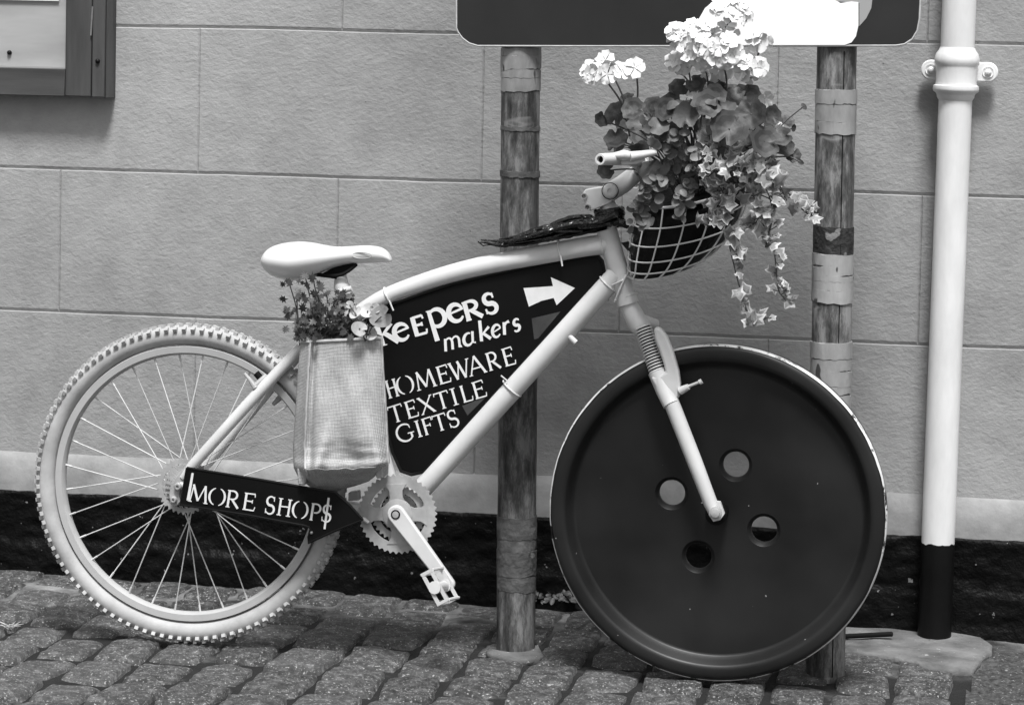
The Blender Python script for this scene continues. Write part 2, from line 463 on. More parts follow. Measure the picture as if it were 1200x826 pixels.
prof = [(.3, .006), (.292, .001), (.283, -.006), (.27, -.0125), (.25, -.0165), (.22, -.018), (.185, -.018)]
b.grid(lambda u, v: (lambda x_, q: Vector((x_, q[1]-.002*nz(x_*6, v*3)-.0015*nz(x_*25, v*9), q[0]+.010*nz(x_*2.3, 5)*(1 if v < .6 else 0))))(-3.4+6.8*u, prof[round(v*6)]), 260, 6)
b.build('render_band', M['band'], wall, sharp=False)
b = MB()
def pfn(u, v):
    x_ = -3.4+6.8*u; zt = .203+.004*nz(x_*8, 2)+.002*nz(x_*40, 4)+(-.006 if x_ < -.7 else 0)*0
    z0 = gz(x_)-.03
    z_ = z0+(zt-z0)*v
    ridge = .092+.012*nz(x_*4, 9)+.006*nz(x_*17, 3)
    y_ = -.0235-.005*nz(x_*9, z_*12)-.004*nz(x_*26, z_*40)-.0022*nz(x_*60, z_*70)
    if z_ < ridge: y_ -= (.007+.006*nz(x_*5, 20))*min(1, (ridge-z_)/.02)
    if v > .985: y_ = -.016
    return Vector((x_, y_, z_))
b.grid(pfn, 520, 44); b.build('plinth', M['plinth'], wall, sharp=False)

# ------------------------------------------------------------------ downpipe
PY = -.068; SP = S(PY)
def P(px, py, dy=0): return W(px, py, PY+dy)
dp_ = thing('drainpipe', 'white cast iron drainpipe with black painted foot fixed to the wall', 'drainpipe', P(1095, 745))
def paxis(y): return 1124.3-.0396*y
top = P(paxis(-900), -900); j1, j2 = P(paxis(56), 56), P(paxis(112), 112); pb = P(paxis(636), 636); foot = P(paxis(746), 746)
rp = 19.3*SP
b = MB(); b.tube([top, top.lerp(j1, .5), j1], rp*1.0, 28); b.tube([j1.lerp(j2, .85), j2.lerp(pb, .3), j2.lerp(pb, .6), pb.lerp(foot, .3)], rp*.985, 28)
for k in range(4):
    q = P(paxis(125+k*10)-18, 125+k*10); b.tube([q, q+Vector((0, 0, -.012))], .004, 6)
b.build('pipe', M['pipe'], dp_)
b = MB(); R_ = b.tube([pb, pb.lerp(foot, .5), foot+Vector((0, 0, -.012))], rp*1.0, 64)
for k, v_ in enumerate(R_[0]): v_.co.z += .007*nz(k*.32, 2)+.003*nz(k*1.1, 7)
b.build('pipe_foot', M['pipeblack'], dp_)
b = MB(); ax = (j2-j1); prof = [(0, 1.02), (.05, 1.08), (.13, 1.24), (.24, 1.33), (.33, 1.32), (.38, 1.24), (.42, 1.22), (.72, 1.2), (.78, 1.22), (.8, 1.33), (.87, 1.36), (.92, 1.32), (.96, 1.16), (1.0, 1.12), (1.04, 1.1), (1.1, 1.0)]
b.tube([j1+ax*t for t, _ in prof], [rp*k for _, k in prof], 32); b.build('collar', M['pipe'], dp_)
for sx, px, py in ((-1, 1091, 82), (1, 1158, 85)):
    c = P(px, py, .03); e = P(paxis(84)+sx*17, 84, .03); b = MB()
    r = 11.5*SP; d = (c-e).normalized(); pts = []
    for k in range(13):
        a = pi/2-pi*k/12
        pts.append(c+Vector((sx*r*cos(a), -.008, r*sin(a))))
    pts += [Vector((e.x, c.y-.008, c.z-r*.95)), Vector((e.x, c.y-.008, c.z+r*.95))]
    b.prism(pts, (0, .022, 0)); ear = b.build('bracket_ear', M['pipe'], dp_, .003)
    b = MB(); rr = [(.0075, .002), (.0075, -.003), (.006, -.006), (.003, -.0075), (.0005, -.008)]
    b.lathe(c+Vector((0, -.009, 0)), [(r*.55, .002), (r*.55, -.002)]+rr, 20); b.build('bolt', M['pipe'], ear)

# ------------------------------------------------------------------ notice board
YN = -.055
def Q(px, py, dy=0): return W(px, py, YN+dy)
nb = thing('notice_board', 'dark wooden notice board with pale backing on the wall', 'notice board', Q(131, 112, .05))
zb = Q(60, 113).z; xr = Q(123, 90).x; xg = Q(107.3, 90).x; xi = Q(76.5, 60).x; zi = Q(60, 80.5).z; ztop = zb+.9; xl = xr-.95
def yb(lo, hi, name, m, dy0, dy1, bev=.002):
    q = MB(); q.box((lo[0], YN+dy0, lo[1]), (hi[0], YN+dy1, hi[1])); return q.build(name, m, nb, bev)
yb((xg+.001, zb), (xr, ztop), 'stile', M['woodframe'], -.002, .055)
b = MB(); xs_ = Q(131.5, 90, .03).x
b.prism([(xr+.0015, YN+.002, zb), (xs_, YN+.022, zb), (xs_, YN+.055, zb), (xr+.0015, YN+.055, zb)], (0, 0, ztop-zb)); b.build('side_moulding', M['woodframe'], nb)
door = yb((xi, zb+.001), (xg-.001, ztop), 'door_stile', M['woodframe'], 0, .05)
yb((xl, zb), (xi-.001, zi), 'door_rail', M['woodrail'], .0015, .05)
yb((xl, zi+.001), (xi-.001, ztop), 'backing_panel', M['ply'], .022, .05, 0)
b = MB(); b.box((xl, YN+.012, zi), (xi-.002, YN+.022, zi+.004)); b.build('glazing_bead', M['ply'], nb)
b = MB(); zt2 = Q(40, 1).z; b.prism([(xl+.02, YN+.016, zt2), (Q(66, 1).x, YN+.016, zt2), (Q(66, 1).x, YN+.016, zt2+.24), (xl+.02, YN+.016, zt2+.24)], (0, .003, 0)); b.build('notice_sheet', M['letter'], nb)
for px, py, dy in ((114.5, 72, -.003), (11, 62, .02)):
    b = MB(); c = Q(px, py, dy); b.lathe(c, [(.0055, .002), (.005, -.003), (.003, -.005), (.0004, -.0055)], 16); b.build('screw', M['black'], nb)
b = MB(); c0, c1 = Q(108.5, 8, -.004), Q(106.5, 42, -.004); b.tube([c0, c1], .0022, 8); b.build('hinge', M['steel'], door)

# ------------------------------------------------------------------ posts and sign board
YP = YB+.155; SPO = S(YP)
def T(px, py, dy=0): return W(px, py, YP+dy)
def post(px_top, px_bot, ybot, label, m, wraps, seam):
    base = T(px_bot, ybot); base.z = gz(base.x); topp = T(px_top+(px_top-px_bot)*.6, -420)
    o = thing('sign_post', label, 'post', base, 'posts that carry the sign board')
    R = 22.8*SPO; p56 = T(px_top, 60); d = (p56-base); topp = base+d*1.42
    mb = MB(); n = 40
    ks = [k/30 for k in range(31)]
    mb.tube([base+Vector((0, 0, -.02))+(topp-base)*k for k in ks], [R*(1+.012*nz(k*22, px_top)) for k in ks], 28)
    mb.build('post_shaft', m, o)
    for y0, y1, nl, mm, pr in wraps:
        t0, t1 = [(T(px_top, yy).z-base.z)/d.z for yy in (y0, y1)]
        cut = sorted([0, 1]+[min(.93, max(.07, (q+1+random.uniform(-.3, .3))/nl)) for q in range(nl-1)])
        mb = MB()
        for a, c in zip(cut, cut[1:]):
            pa, pc = base+d*(t0+(t1-t0)*a), base+d*(t0+(t1-t0)*c); rr = R+pr+random.uniform(.0002, .0014); n = 40
            tl = random.uniform(-.003, .003); rings = []
            for k in range(5):
                q = pa.lerp(pc, k/4); rg = []
                for j in range(n):
                    an = 2*pi*j/n; e = (1-abs(2*k/4-1)) ; r2 = rr*(1+.006*nz(an*3, a*9+k))
                    rg.append(q+Vector((r2*cos(an), r2*sin(an), tl*cos(an) + .0038*nz(cos(an)*4, sin(an)*4, a*5+k*.1))))
                rings.append(rg)
            mb.loft([[p+(base+d*(t0+(t1-t0)*a)-p)*.0+Vector(((base-p).x*0, 0, 0)) for p in rings[0]]]+rings, True, True)
        mb.build('tape_wrap', mm, o)
    if seam:
        mb = MB(); sx = seam
        mb.tube([base+d*k/12+Vector((R*sx*1.0, -R*math.sqrt(1-sx*sx)-.0002, 0)) for k in range(13)], .0012, 6); mb.build('seam', M['matblack'], o)
    return o, R
_, RP = post(610.6, 604.4, 763, 'streaked round wooden post behind the bicycle frame, left of the black wheel', M['post1'],
     [(56, 107, 4, M['tape'], .001), (200, 207, 1, M['tapedim'], .0008), (148, 153, 1, M['tapedim'], .0008), (604, 690, 6, M['tapedim'], .0006)], None)
post(980.8, 967, 787, 'round wooden post bound with pale tape bands behind the flowers and the black wheel', M['post2'],
     [(105, 157, 3, M['tape2'], .0012), (265, 297, 2, M['darktape'], .001), (297, 354, 5, M['tape2'], .0014), (400, 478, 5, M['tape2'], .0012)], .42)
YS = YP-RP-.006
def Z(px, py, dy=0): return W(px, py, YS+dy)
sg = thing('sign_board', 'dark metal sign board with rounded corners and a white painted shape, fixed to both posts', 'sign', Z(806, 54))
top_y = -330
outl = [(535, top_y), (535, 33), (537, 38), (542, 45), (550, 51), (560, 54), (700, 54.3), (900, 54), (1050, 53.6), (1060, 52), (1069, 46), (1075, 36), (1077.5, 22), (1078.5, 0), (1079, top_y)]
b = MB(); b.prism([Z(x_, y_) for x_, y_ in outl], (0, .003, 0)); b.build('board', M['board'], sg)
b = MB(); e = [(x_, y_) for x_, y_ in outl]
b.tube([Z(x_, y_, .0015) for x_, y_ in e], .0022, 8); b.build('folded_edge', M['boardedge'], sg)
b = MB(); b.prism([Z(*p, -.0015) for p in [(838, 0), (826, 10), (818, 24), (814, 40), (816, 53), (900, 53.2), (990, 53), (998, 50), (1003, 43), (1006, 30), (1006, 3), (998, 2), (985, 4), (978, 0), (960, -30), (880, -60), (850, -20)]], (0, .001, 0)); b.build('white_shape', M['white'], sg)
b = MB(); b.prism([Z(*p, -.001) for p in [(980, 2), (1007, 4), (1007, 31), (1015, 22), (1021, 10), (1023, -6), (1024, -40), (970, -60), (965, -30)]], (0, .0008, 0)); b.build('grey_shape', M['lgrey'], sg)

# ------------------------------------------------------------------ bicycle
bk = thing('bicycle', 'cream painted bicycle with a giant black button for a front wheel', 'bicycle', Vector((0, YB, gz(0))))
zc_ = (B(222, 378).z+B(222, 752).z)/2
WC = Vector((B(222, 565).x, YB, gz(B(222, 565).x)+.3345)); RW = .3345
rw = MB(); rc = RW-.0245
# tyre: torus with a squarish tread, knobs on it
prof = []
for k in range(20):
    a = 2*pi*k/20; prof.append((rc+.0205*sin(a), -.0215*cos(a)))
rw.lathe(WC, prof, 120, closed_prof=True)
NK = 106
for k in range(NK):
    for yy, ph, wd_ in ((-.0195, 0, .011), (-.0065, .5, .010), (.0065, 0, .010), (.0195, .5, .011)):
        a = 2*pi*(k+ph)/NK; er = Vector((cos(a), 0, sin(a))); et = Vector((-sin(a), 0, cos(a))); ey = Vector((0, 1, 0))
        lift = 0 if abs(yy) < .01 else -.0065
        nrm = (er + ey*(yy*28)).normalized() if abs(yy) > .01 else er
        side = et.cross(nrm)
        c = WC+er*(RW-.0075+lift)+ey*yy
        l, w2 = .0040, wd_*.5
        bot = [c+et*(sx*l)+side*(sy*w2) for sx, sy in ((-1, -1), (1, -1), (1, 1), (-1, 1))]
        rw.prism(bot, nrm*.0072)
wheel = rw.build('rear_wheel', M['tyre'], bk)
b = MB(); b.lathe(WC, [(RW-.0465, -.013), (RW-.0475, -.0145), (RW-.0605, -.0135), (RW-.064, -.009), (RW-.066, 0), (RW-.064, .009), (RW-.0605, .0135), (RW-.0475, .0145), (RW-.0465, .013), (RW-.05, 0)], 120, closed_prof=True); b.build('rim', M['tyreside'], wheel)
b = MB(); b.tube([WC+Vector((0, -.055, 0)), WC+Vector((0, .055, 0))], .014, 18); b.lathe(WC, [(.015, -.034), (.026, -.034), (.026, -.031), (.015, -.031)], 24, closed_prof=True); b.lathe(WC, [(.015, .034), (.026, .034), (.026, .031), (.015, .031)], 24, closed_prof=True)
b.build('hub', M['cast'], wheel)
for k in range(32):
    side = -1 if k % 2 else 1; i = k//2; a = 2*pi*(k+.5)/32
    fa = a+(1 if i % 2 else -1)*radians(68)
    p0 = WC+Vector((.024*cos(fa), side*.0325, .024*sin(fa))); p1 = WC+Vector(((RW-.065)*cos(a), side*.003, (RW-.065)*sin(a)))
    b = MB(); b.tube([p0, p1], .00125, 6); d = (p1-p0).normalized(); b.tube([p1-d*.014, p1], .0022, 6)
    b.build('spoke', M['frame'], wheel)
def toothed(mb, c, ro, ri, nt_, th, depth, hfrac=.5):
    pts = []; n = nt_*4
    for k in range(n):
        a = 2*pi*k/n; ph = k % 4; r = ro if ph in (1, 2) else ro-depth
        if ph in (1, 2): a += (.05 if ph == 1 else -.05)*2*pi/nt_
        pts.append((a, r))
    rings = [[c+Vector((r*cos(a), y_, r*sin(a))) for a, r in pts] for y_ in (-th, th)]
    inn = [[c+Vector((ri*cos(a), y_, ri*sin(a))) for a, r in pts] for y_ in (th, -th)]
    R4 = [[mb.v(p) for p in q] for q in rings+inn]; R4.append(R4[0])
    for p, q in zip(R4, R4[1:]):
        for i in range(n): mb.f([p[i], p[(i+1) % n], q[(i+1) % n], q[i]], smooth=False)
HC = Vector((WC.x, YB, WC.z))
b = MB(); toothed(b, HC+Vector((0, -.036, 0)), 35*SB, 27*SB, 34, .001, .005)
for k, r in enumerate((26.5, 23, 20, 17, 14)): toothed(b, HC+Vector((0, -.038-.0042*k, 0)), r*SB, (r-5)*SB, 24-2*k, .0009, .004)
b.build('cassette', M['cast'], bk)
# frame tubes
fb = MB()
tt = [(398, 386), (420, 367), (452, 347.5), (490, 333), (530, 320.5), (567, 311.5), (605, 304), (645, 297), (680, 290.5), (712, 286)]
rt = [8.5, 9, 9.6, 10.4, 11, 11.4, 11.6, 11.8, 12, 12]
sp_ = smoothpath([B(*p) for p in tt], 4); rr_ = [rt[min(9, i//4)]+(rt[min(9, i//4+1)]-rt[min(9, i//4)])*(i % 4)/4 for i in range(len(sp_))]
fb.tube(sp_, [r*SB for r in rr_], 20)
fb.tube([B(466, 604), B(590, 467.5), B(723, 321.5)], [12*SB, 12.6*SB, 12.4*SB], 20)
fb.tube([B(404, 352), B(466, 602)], 9.5*SB, 18)
fb.tube([B(711, 269), B(717, 291)], [12.2*SB, 12.2*SB], 20); fb.tube([B(717, 290), B(733, 346)], [12*SB, 11.5*SB], 20)
fb.tube([B(732.5, 344), B(736, 356)], [13*SB, 13.4*SB], 20)
BBY = Vector((0, .036, 0)); fb.tube([B(466, 602)-BBY, B(466, 602)+BBY], 14*SB, 20)
for dy in (-.057, .057):
    e = HC+Vector((-.002, dy, .005))
    s0 = B(352, 410, 0); s0 = s0+Vector((0, dy*.42, 0))
    if dy < 0: fb.tube([B(214, 560, dy), B(226, 545, dy), B(290, 474, dy*.8), B(353, 407, dy*.45)], [4.5*SB, 6.6*SB, 7*SB, 7*SB], 14)
    else: fb.tube([e, e+(s0-e)*.12, e+(s0-e)*.5, s0], [4*SB, 6.4*SB, 6.8*SB, 6.6*SB], 14)
    fb.tube([e, e+(B(455, 602, dy*.5)-e)*.5, B(455, 602, dy*.5)], [5*SB, 7*SB, 7*SB], 14)
fb.tube([B(352, 410, -.026), B(352, 410, .026)], 6*SB, 12); fb.tube([B(352, 409), B(408, 372)], 7*SB, 14)
def bead(p, ax, r):
    u = ax.cross(Vector((0, 1, 0))).normalized(); v = ax.cross(u).normalized(); q = MB(); pts = [p+(u*cos(a)+v*sin(a))*r for a in [2*pi*k/30 for k in range(31)]]
    fb.tube(pts, [.0024*(1+.35*nz(k*1.7, r*90)) for k in range(31)], 6, cap=False)
bead(B(706, 287), (B(712, 286)-B(690, 289)).normalized(), 12*SB); bead(B(713, 333), (B(716, 329)-B(590, 467)).normalized(), 12.6*SB)
bead(B(734, 347), (B(733, 346)-B(717, 290)).normalized(), 12*SB); bead(B(482, 586), (B(716, 329)-B(590, 467)).normalized(), 12.3*SB)
frame = fb.build('frame', M['frame'], bk)
b = MB(); e = HC+Vector((0, -.062, 0))
dpts = [(219, 545), (226, 549), (222, 558), (214, 566), (210, 578), (211, 588), (206, 594), (199, 590), (198, 578), (201, 567), (208, 556)]
b.prism([B(*p, -.062) for p in dpts], (0, .006, 0)); drop = b.build('dropout', M['cast'], bk, .0015)
for px, py, r in ((209, 569.5, 4.6), (204, 585, 4)):
    b = MB(); c = B(px, py, -.064); b.lathe(c, [(r*SB, .003), (r*SB, -.006), (r*.75*SB, -.008), (r*.4*SB, -.008), (r*.35*SB, -.004), (.0003, -.004)], 18); b.build('bolt', M['cast'], drop)
b = MB(); c = B(672, 398, -.004); b.tube([c+Vector((-.008, -.008, .008)), c+Vector((.006, -.008, -.005))], .006, 10); b.build('cable_boss', M['frame'], frame)
b = MB(); b.tube([B(287, 438, -.03), B(293, 445, -.04), B(300, 455, -.045)], [.003, .0045, .007], 10)
b.tube([B(298, 453, -.045), B(312, 440, -.03)], [.006, .005], 10)
q = MB(); q.tube([B(329, 465, .03), B(320, 474, .03)], [.007, .004], 10); q.build('brake_arm', M['cast'], bk)
b.build('brake_arm', M['cast'], bk)
b = MB(); b.tube([B(300, 437, -.03), B(308, 446, -.03)], .007, 10); b.build('brake_pad', M['matblack'], bk)
# saddle
sad = MB(); secs = [(309.5, 306, 306, .35), (313, 293, 317, .62), (322, 287, 324.5, .82), (335, 284, 328, .95), (348, 283, 330.5, 1), (360, 283.8, 327, .93), (372, 286, 322.5, .76), (385, 288.5, 316.5, .56), (398, 289.5, 312, .42), (412, 288.5, 309.5, .34), (426, 287.5, 308.8, .3), (440, 288, 308.2, .27), (450, 291, 307.8, .24), (456, 297, 307.3, .19), (459, 304, 306.8, .1)]
rings = []
for px, y0, y1, w in secs:
    a0, a1 = B(px, y0), B(px, y1); hw = .088*w; rg = []
    for k in range(24):
        a = 2*pi*k/24; yy = -hw*math.copysign(abs(sin(a))**.75, sin(a)); t = .5+.5*cos(a)     # t=1 top
        drop_ = (.25*(abs(yy)/max(hw, 1e-6))**2)*.25
        p = a1.lerp(a0, t**.8*(1-drop_*.3)); rg.append(Vector((p.x, YB+yy, p.z)))
    rings.append(rg)
sad.loft(rings, True, True); saddle = sad.build('saddle', M['bikewhite'], bk)
sm = saddle.modifiers.new('smooth', 'SUBSURF'); sm.levels = 1; sm.render_levels = 2
b = MB(); c = B(424, 299.5, -.0275)
pts = [c+Vector((12*SB*cos(a), 0, 3.6*SB*sin(a))) for a in [2*pi*k/28 for k in range(28)]]
b.tube(pts+[pts[0]], .0011, 6, cap=False); b.build('saddle_emblem', M['cast'], saddle)
b = MB()
for dy in (-.02, .02): b.tube(smoothpath([B(352, 318, dy*1.6), B(375, 322, dy), B(400, 322, dy), B(418, 310, dy*.6)], 5), .0036, 8)
b.prism([B(*p, -.012) for p in [(370, 324), (392, 313), (412, 308), (416, 311), (404, 322), (394, 327)]], (0, .024, 0)); b.build('saddle_rail', M['matblack'], saddle)
b = MB(); b.tube([B(400, 333), B(405, 358)], 9.6*SB, 16); b.tube([B(399, 322), B(400, 334)], [7*SB, 9*SB], 16); b.tube([B(396, 342, -.024), B(412, 338, -.024)], .006, 10); b.build('seat_post', M['frame'], bk)
b = MB(); b.tube([B(403, 352), B(405.5, 361)], 11.6*SB, 18); b.tube([B(412, 357, -.02), B(415, 357, .02)], .006, 10); b.build('seat_clamp', M['cast'], bk)
# fork
b = MB(); b.tube([B(736, 356), B(741, 366), B(748, 380), B(754, 386)], [10*SB, 11.5*SB, 12.5*SB, 11*SB], 20)
b.tube([B(768, 380, .03), B(752, 374, 0)], .011, 12)
b.tube([B(770, 435, -.03), B(779, 457, -.035), B(787, 474, -.045)], [11*SB, 10.8*SB, 10.2*SB], 20)
b.tube([B(787, 472, -.045), B(813, 538, -.05), B(833, 590, -.054), B(838, 603, -.055)], [9.2*SB, 9*SB, 8.2*SB, 6.5*SB], 18)
b.tube([B(790, 470, .055), B(838, 600, .055)], [9*SB, 8*SB], 16); b.tube([B(748, 380, .03), B(790, 472, .055)], [9*SB, 10*SB], 16)

b.prism([B(px, py, -.062) for px, py in [(829, 586), (844, 588), (849, 602), (844, 609), (836, 611), (831, 604)]], (0, .012, 0))
fork = b.build('fork', M['frame'], bk)
b = MB(); b.prism([B(px, py, -.05) for px, py in [(766, 384), (773, 384), (781, 394), (788, 411), (795, 435), (797, 450), (796, 466), (787, 471), (778, 474), (770, 458), (762, 442), (772, 439.5), (780, 436), (776.5, 424), (772, 410), (767, 397)]], (0, .026, 0)); b.build('casting', M['frame'], fork, .005)
b = MB(); sp0, sp1 = B(753.5, 383, -.01), B(771, 437, -.03); n = 15; pts, rad = [], []
for k in range(n*4+1):
    pts.append(sp0.lerp(sp1, k/(n*4))); rad.append(8*SB)
b.tube(pts, rad, 20); core = b.build('spring_core', M['matblack'], fork, sharp=False)
b = MB(); axs = (sp1-sp0).normalized(); u_ = axs.cross(Vector((0, 1, 0))).normalized(); v_ = axs.cross(u_); pts = []
for k in range(16*24+1):
    a = 2*pi*k/24; pts.append(sp0.lerp(sp1, k/(16*24))+(u_*cos(a)+v_*sin(a))*(9.2*SB))
b.tube(pts, .0019, 6); b.build('coil_spring', M['frame'], fork, sharp=False)
b = MB(); b.tube([B(797, 458, -.05), B(807, 453, -.055)], [.0085, .006], 12); b.tube([B(806, 453, -.055), B(820, 447.5, -.06)], .003, 8); b.tube([B(819.5, 448, -.06), B(822.5, 446.5, -.06)], .0055, 10); b.build('brake_stud', M['frame'], fork)
b = MB(); c = B(838.5, 600.5, -.068); b.lathe(c, [(7.2*SB, .004), (7.2*SB, -.003), (5.2*SB, -.004), (5*SB, -.009), (3*SB, -.010), (.0003, -.0105)], 12, smooth=False); b.build('axle_nut', M['cast'], fork)
# front wheel: giant black button
FC = B(840, 601, -.012); RF = 197*SB*.998
fw = MB()
fw.lathe(FC, [(RF*.97, .035), (RF, .03), (RF, .002), (RF-.0015, -.006), (RF-.006, -.0105), (RF*.965, -.0125), (RF*.93, -.0125), (RF*.912, -.0115), (RF*.902, -.0075), (RF*.884, .004), (RF*.866, .0135), (RF*.858, .0155), (RF*.85, .016)], 144)
holes = [(862, 545), (787, 578), (895, 621), (818, 652)]
hb = bmesh.new(); edges = []
def circ(c, r, n, y_):
    vs_ = [hb.verts.new((c.x+r*cos(2*pi*k/n), y_, c.z+r*sin(2*pi*k/n))) for k in range(n)]
    return [hb.edges.new((vs_[k], vs_[(k+1) % n])) for k in range(n)]
yp = FC.y+.016; ro_, ri_ = 19.5*SB, 15.2*SB
edges += circ(FC, RF*.85, 144, yp)
hc = [W(px, py, yp) for px, py in holes]
for c in hc: edges += circ(c, ro_, 36, yp)
bmesh.ops.triangle_fill(hb, edges=edges, use_beauty=True, use_dissolve=False, normal=(0, -1, 0))
vm = {v: fw.v(v.co) for v in hb.verts}
for f_ in hb.faces: fw.f([vm[v] for v in f_.verts], smooth=False)
hb.free()
for c in hc: fw.lathe((c.x, yp, c.z), [(ro_, 0), (ro_-.0015, .0015), (ri_+.002, .0075), (ri_, .010), (ri_, .02)], 36)
fw.lathe((FC.x, 0, FC.z), [(RF*.97, FC.y+.035), (RF*.9, FC.y+.036)], 144)
front = fw.build('front_wheel', M['disc'], bk)
b = MB(); n = 240; rings = []
for r, h in ((RF+.0006, .010), (RF+.0009, .001), (RF-.0002, -.0058), (RF-.0026, -.0088)):
    rings.append([FC+Vector(((r+.0012*nz(k*.35, h*50)*(1 if h < 0 else 0))*cos(2*pi*k/n), h-.0004, (r)*sin(2*pi*k/n))) for k in range(n)])
b.loft(rings, True, False); b.build('rim_edge', M['edge'], front)
b = MB(); c = B(840, 601, -.02); b.lathe(c, [(12.5*SB, .03), (12.5*SB, -.018), (9*SB, -.024), (.001, -.025)], 24); b.build('hub', M['black'], front)
# stem, bar, lever
b = MB(); b.tube([B(721, 266), B(713, 243)], 11*SB, 18); b.tube([B(714, 246), B(709, 232)], [10*SB, 9*SB], 18); b.build('steerer', M['frame'], bk)
b = MB()
b.prism([B(*p, -.021) for p in [(681, 229), (686, 222), (709, 218.5), (716, 222), (722, 232), (714, 239), (692, 247.5), (686, 243), (684, 236)]], (0, .042, 0))
b.tube([B(712, 227), B(730, 216), B(746, 203)], [11*SB, 11*SB, 10*SB], 18); stem = b.build('stem', M['frame'], bk, .002)
b = MB(); b.lathe(B(715, 224, -.024), [(8*SB, .006), (8*SB, -.003), (6.6*SB, -.005), (3.2*SB, -.0055), (3*SB, -.003), (.0003, -.003)], 24); b.build('pivot_cap', M['frame'], stem)
b = MB(); c = B(715, 224, -.0255); b.tube([c+Vector((9.6*SB*cos(2*pi*k/28), 0, 9.6*SB*sin(2*pi*k/28))) for k in range(29)], .0009, 6, cap=False); b.build('pivot_gap', M['matblack'], stem)
for px, py in ((684.5, 230), (688.5, 243)):
    b = MB(); c = B(px, py, -.022); b.lathe(c, [(4*SB, .004), (4*SB, -.005), (2.6*SB, -.005), (2.2*SB, .001), (.0002, .001)], 16); b.build('clamp_bolt', M['cast'], stem)
b = MB()
g0, g1, g2 = B(703, 187, -.3), B(729, 186, -.2), B(752, 199, 0)
b.tube([g2, g2.lerp(g1, .35)+Vector((0, 0, .01)), g1, g0.lerp(g1, .4)], .0118, 16); fg0 = Vector((g0.x, 2*YB-g0.y, g0.z)); fg1 = Vector((g1.x, 2*YB-g1.y, g1.z))
b.tube([g2, g2.lerp(fg1, .35)+Vector((0, 0, .01)), fg1, fg0], .0118, 16); bar = b.build('handlebar', M['frame'], bk)
b = MB(); d = (g1-g0)
R_ = b.tube([g0, g0+d*.03, g0+d*.5, g1], [6.3*SB*.95, 6.9*SB*.95, 7.4*SB*.95, 8*SB*.95], 20, cap=False)
q = [g0+(Vector(v.co)-g0)*.66 for v in R_[0]]; q2 = [p+d*.5 for p in q]
a_ = [b.v(p) for p in q]; c_ = [b.v(p) for p in q2]
for k in range(20):
    j = (k+1) % 20; b.f([R_[0][k], a_[k], a_[j], R_[0][j]]); b.f([a_[k], c_[k], c_[j], a_[j]])
b.build('grip', M['frame'], bar)
b = MB(); b.disc(g0+d*.12, 4.3*SB*.95, 0); b.build('grip_bore', M['matblack'], bar)
b = MB(); b.tube([B(719, 182, -.25), B(731, 181.5, -.25), B(742, 183, -.24)], [.006, .012, .01], 12, squash=(1, .8)); b.tube([B(738, 183.5, -.25), B(752, 181.5, -.24), B(769, 178.5, -.23)], [.012, .010, .0075], 12, squash=(.9, .8))
b.tube([B(728, 192, -.24), B(744, 189.5, -.235), B(756, 187, -.23)], [.004, .006, .003], 8); b.build('brake_lever', M['frame'], bar)
# crumpled black plastic round the head
b = MB(); pathw = [(566, 286), (588, 288), (615, 284), (645, 277), (672, 272), (700, 268), (724, 262)]
for k in range(12):
    ox, oy, oz = random.uniform(-3, 3), random.uniform(-7, 6), random.uniform(-.03, .03)
    i0 = random.choice([0, 0, 1, 1, 2]); pp = []
    for i, (px, py) in enumerate(pathw[i0:]):
        g = min(1, (i+i0)/4+.2); pp.append(B(px+ox+random.uniform(-3, 3), py+oy*g+random.uniform(-3, 3)*g-3, (oz+random.uniform(-.008, .008))*g - .012))
    pp = smoothpath(pp, 6)
    b.tube(pp, [(.0035+.008*min(1, i/18))*(1+.5*nz(i*.8, k*5)) for i in range(len(pp))], 7, squash=(1, .55), smooth=False)
for k in range(8):
    c = B(714+random.uniform(-2, 2), 262-k*2.2, 0); r = (15+2*nz(k, 3))*SB; pts = []
    for j in range(25):
        a = 2*pi*j/24; pts.append(c+Vector((r*cos(a)*(1+.15*nz(cos(a)*3, k)), r*sin(a)*.95, .006*nz(a*2, k*3)+.004*cos(a))))
    b.tube(pts, [.005*(1+.5*nz(j*.9, k)) for j in range(25)], 7, smooth=False)
for k in range(13):
    px = random.uniform(625, 716); py = 284-(px-566)*.15-random.uniform(0, 13)*min(1, (px-600)/80); pp = smoothpath([B(px-24, py+5+random.uniform(-3, 3), -.01), B(px, py+random.uniform(-4, 2), -.02-random.random()*.012), B(px+22, py-2+random.uniform(-4, 4), -.012)], 6)
    b.tube(pp, [.0115*(1+.5*nz(i*.9, k*3.7)) for i in range(len(pp))], 6, squash=(1, .5), smooth=False)
b.tube([B(715, 258, -.02), B(730, 262, -.02), B(736, 266, -.015)], [.01, .009, .005], 7, smooth=False)
b.tube([B(560, 283, -.012), B(566, 288, -.012), B(585, 286, -.012), B(563, 284, -.012)], .0016, 6)
b.build('plastic_wrapping', M['plastic'], bk, sharp=False)
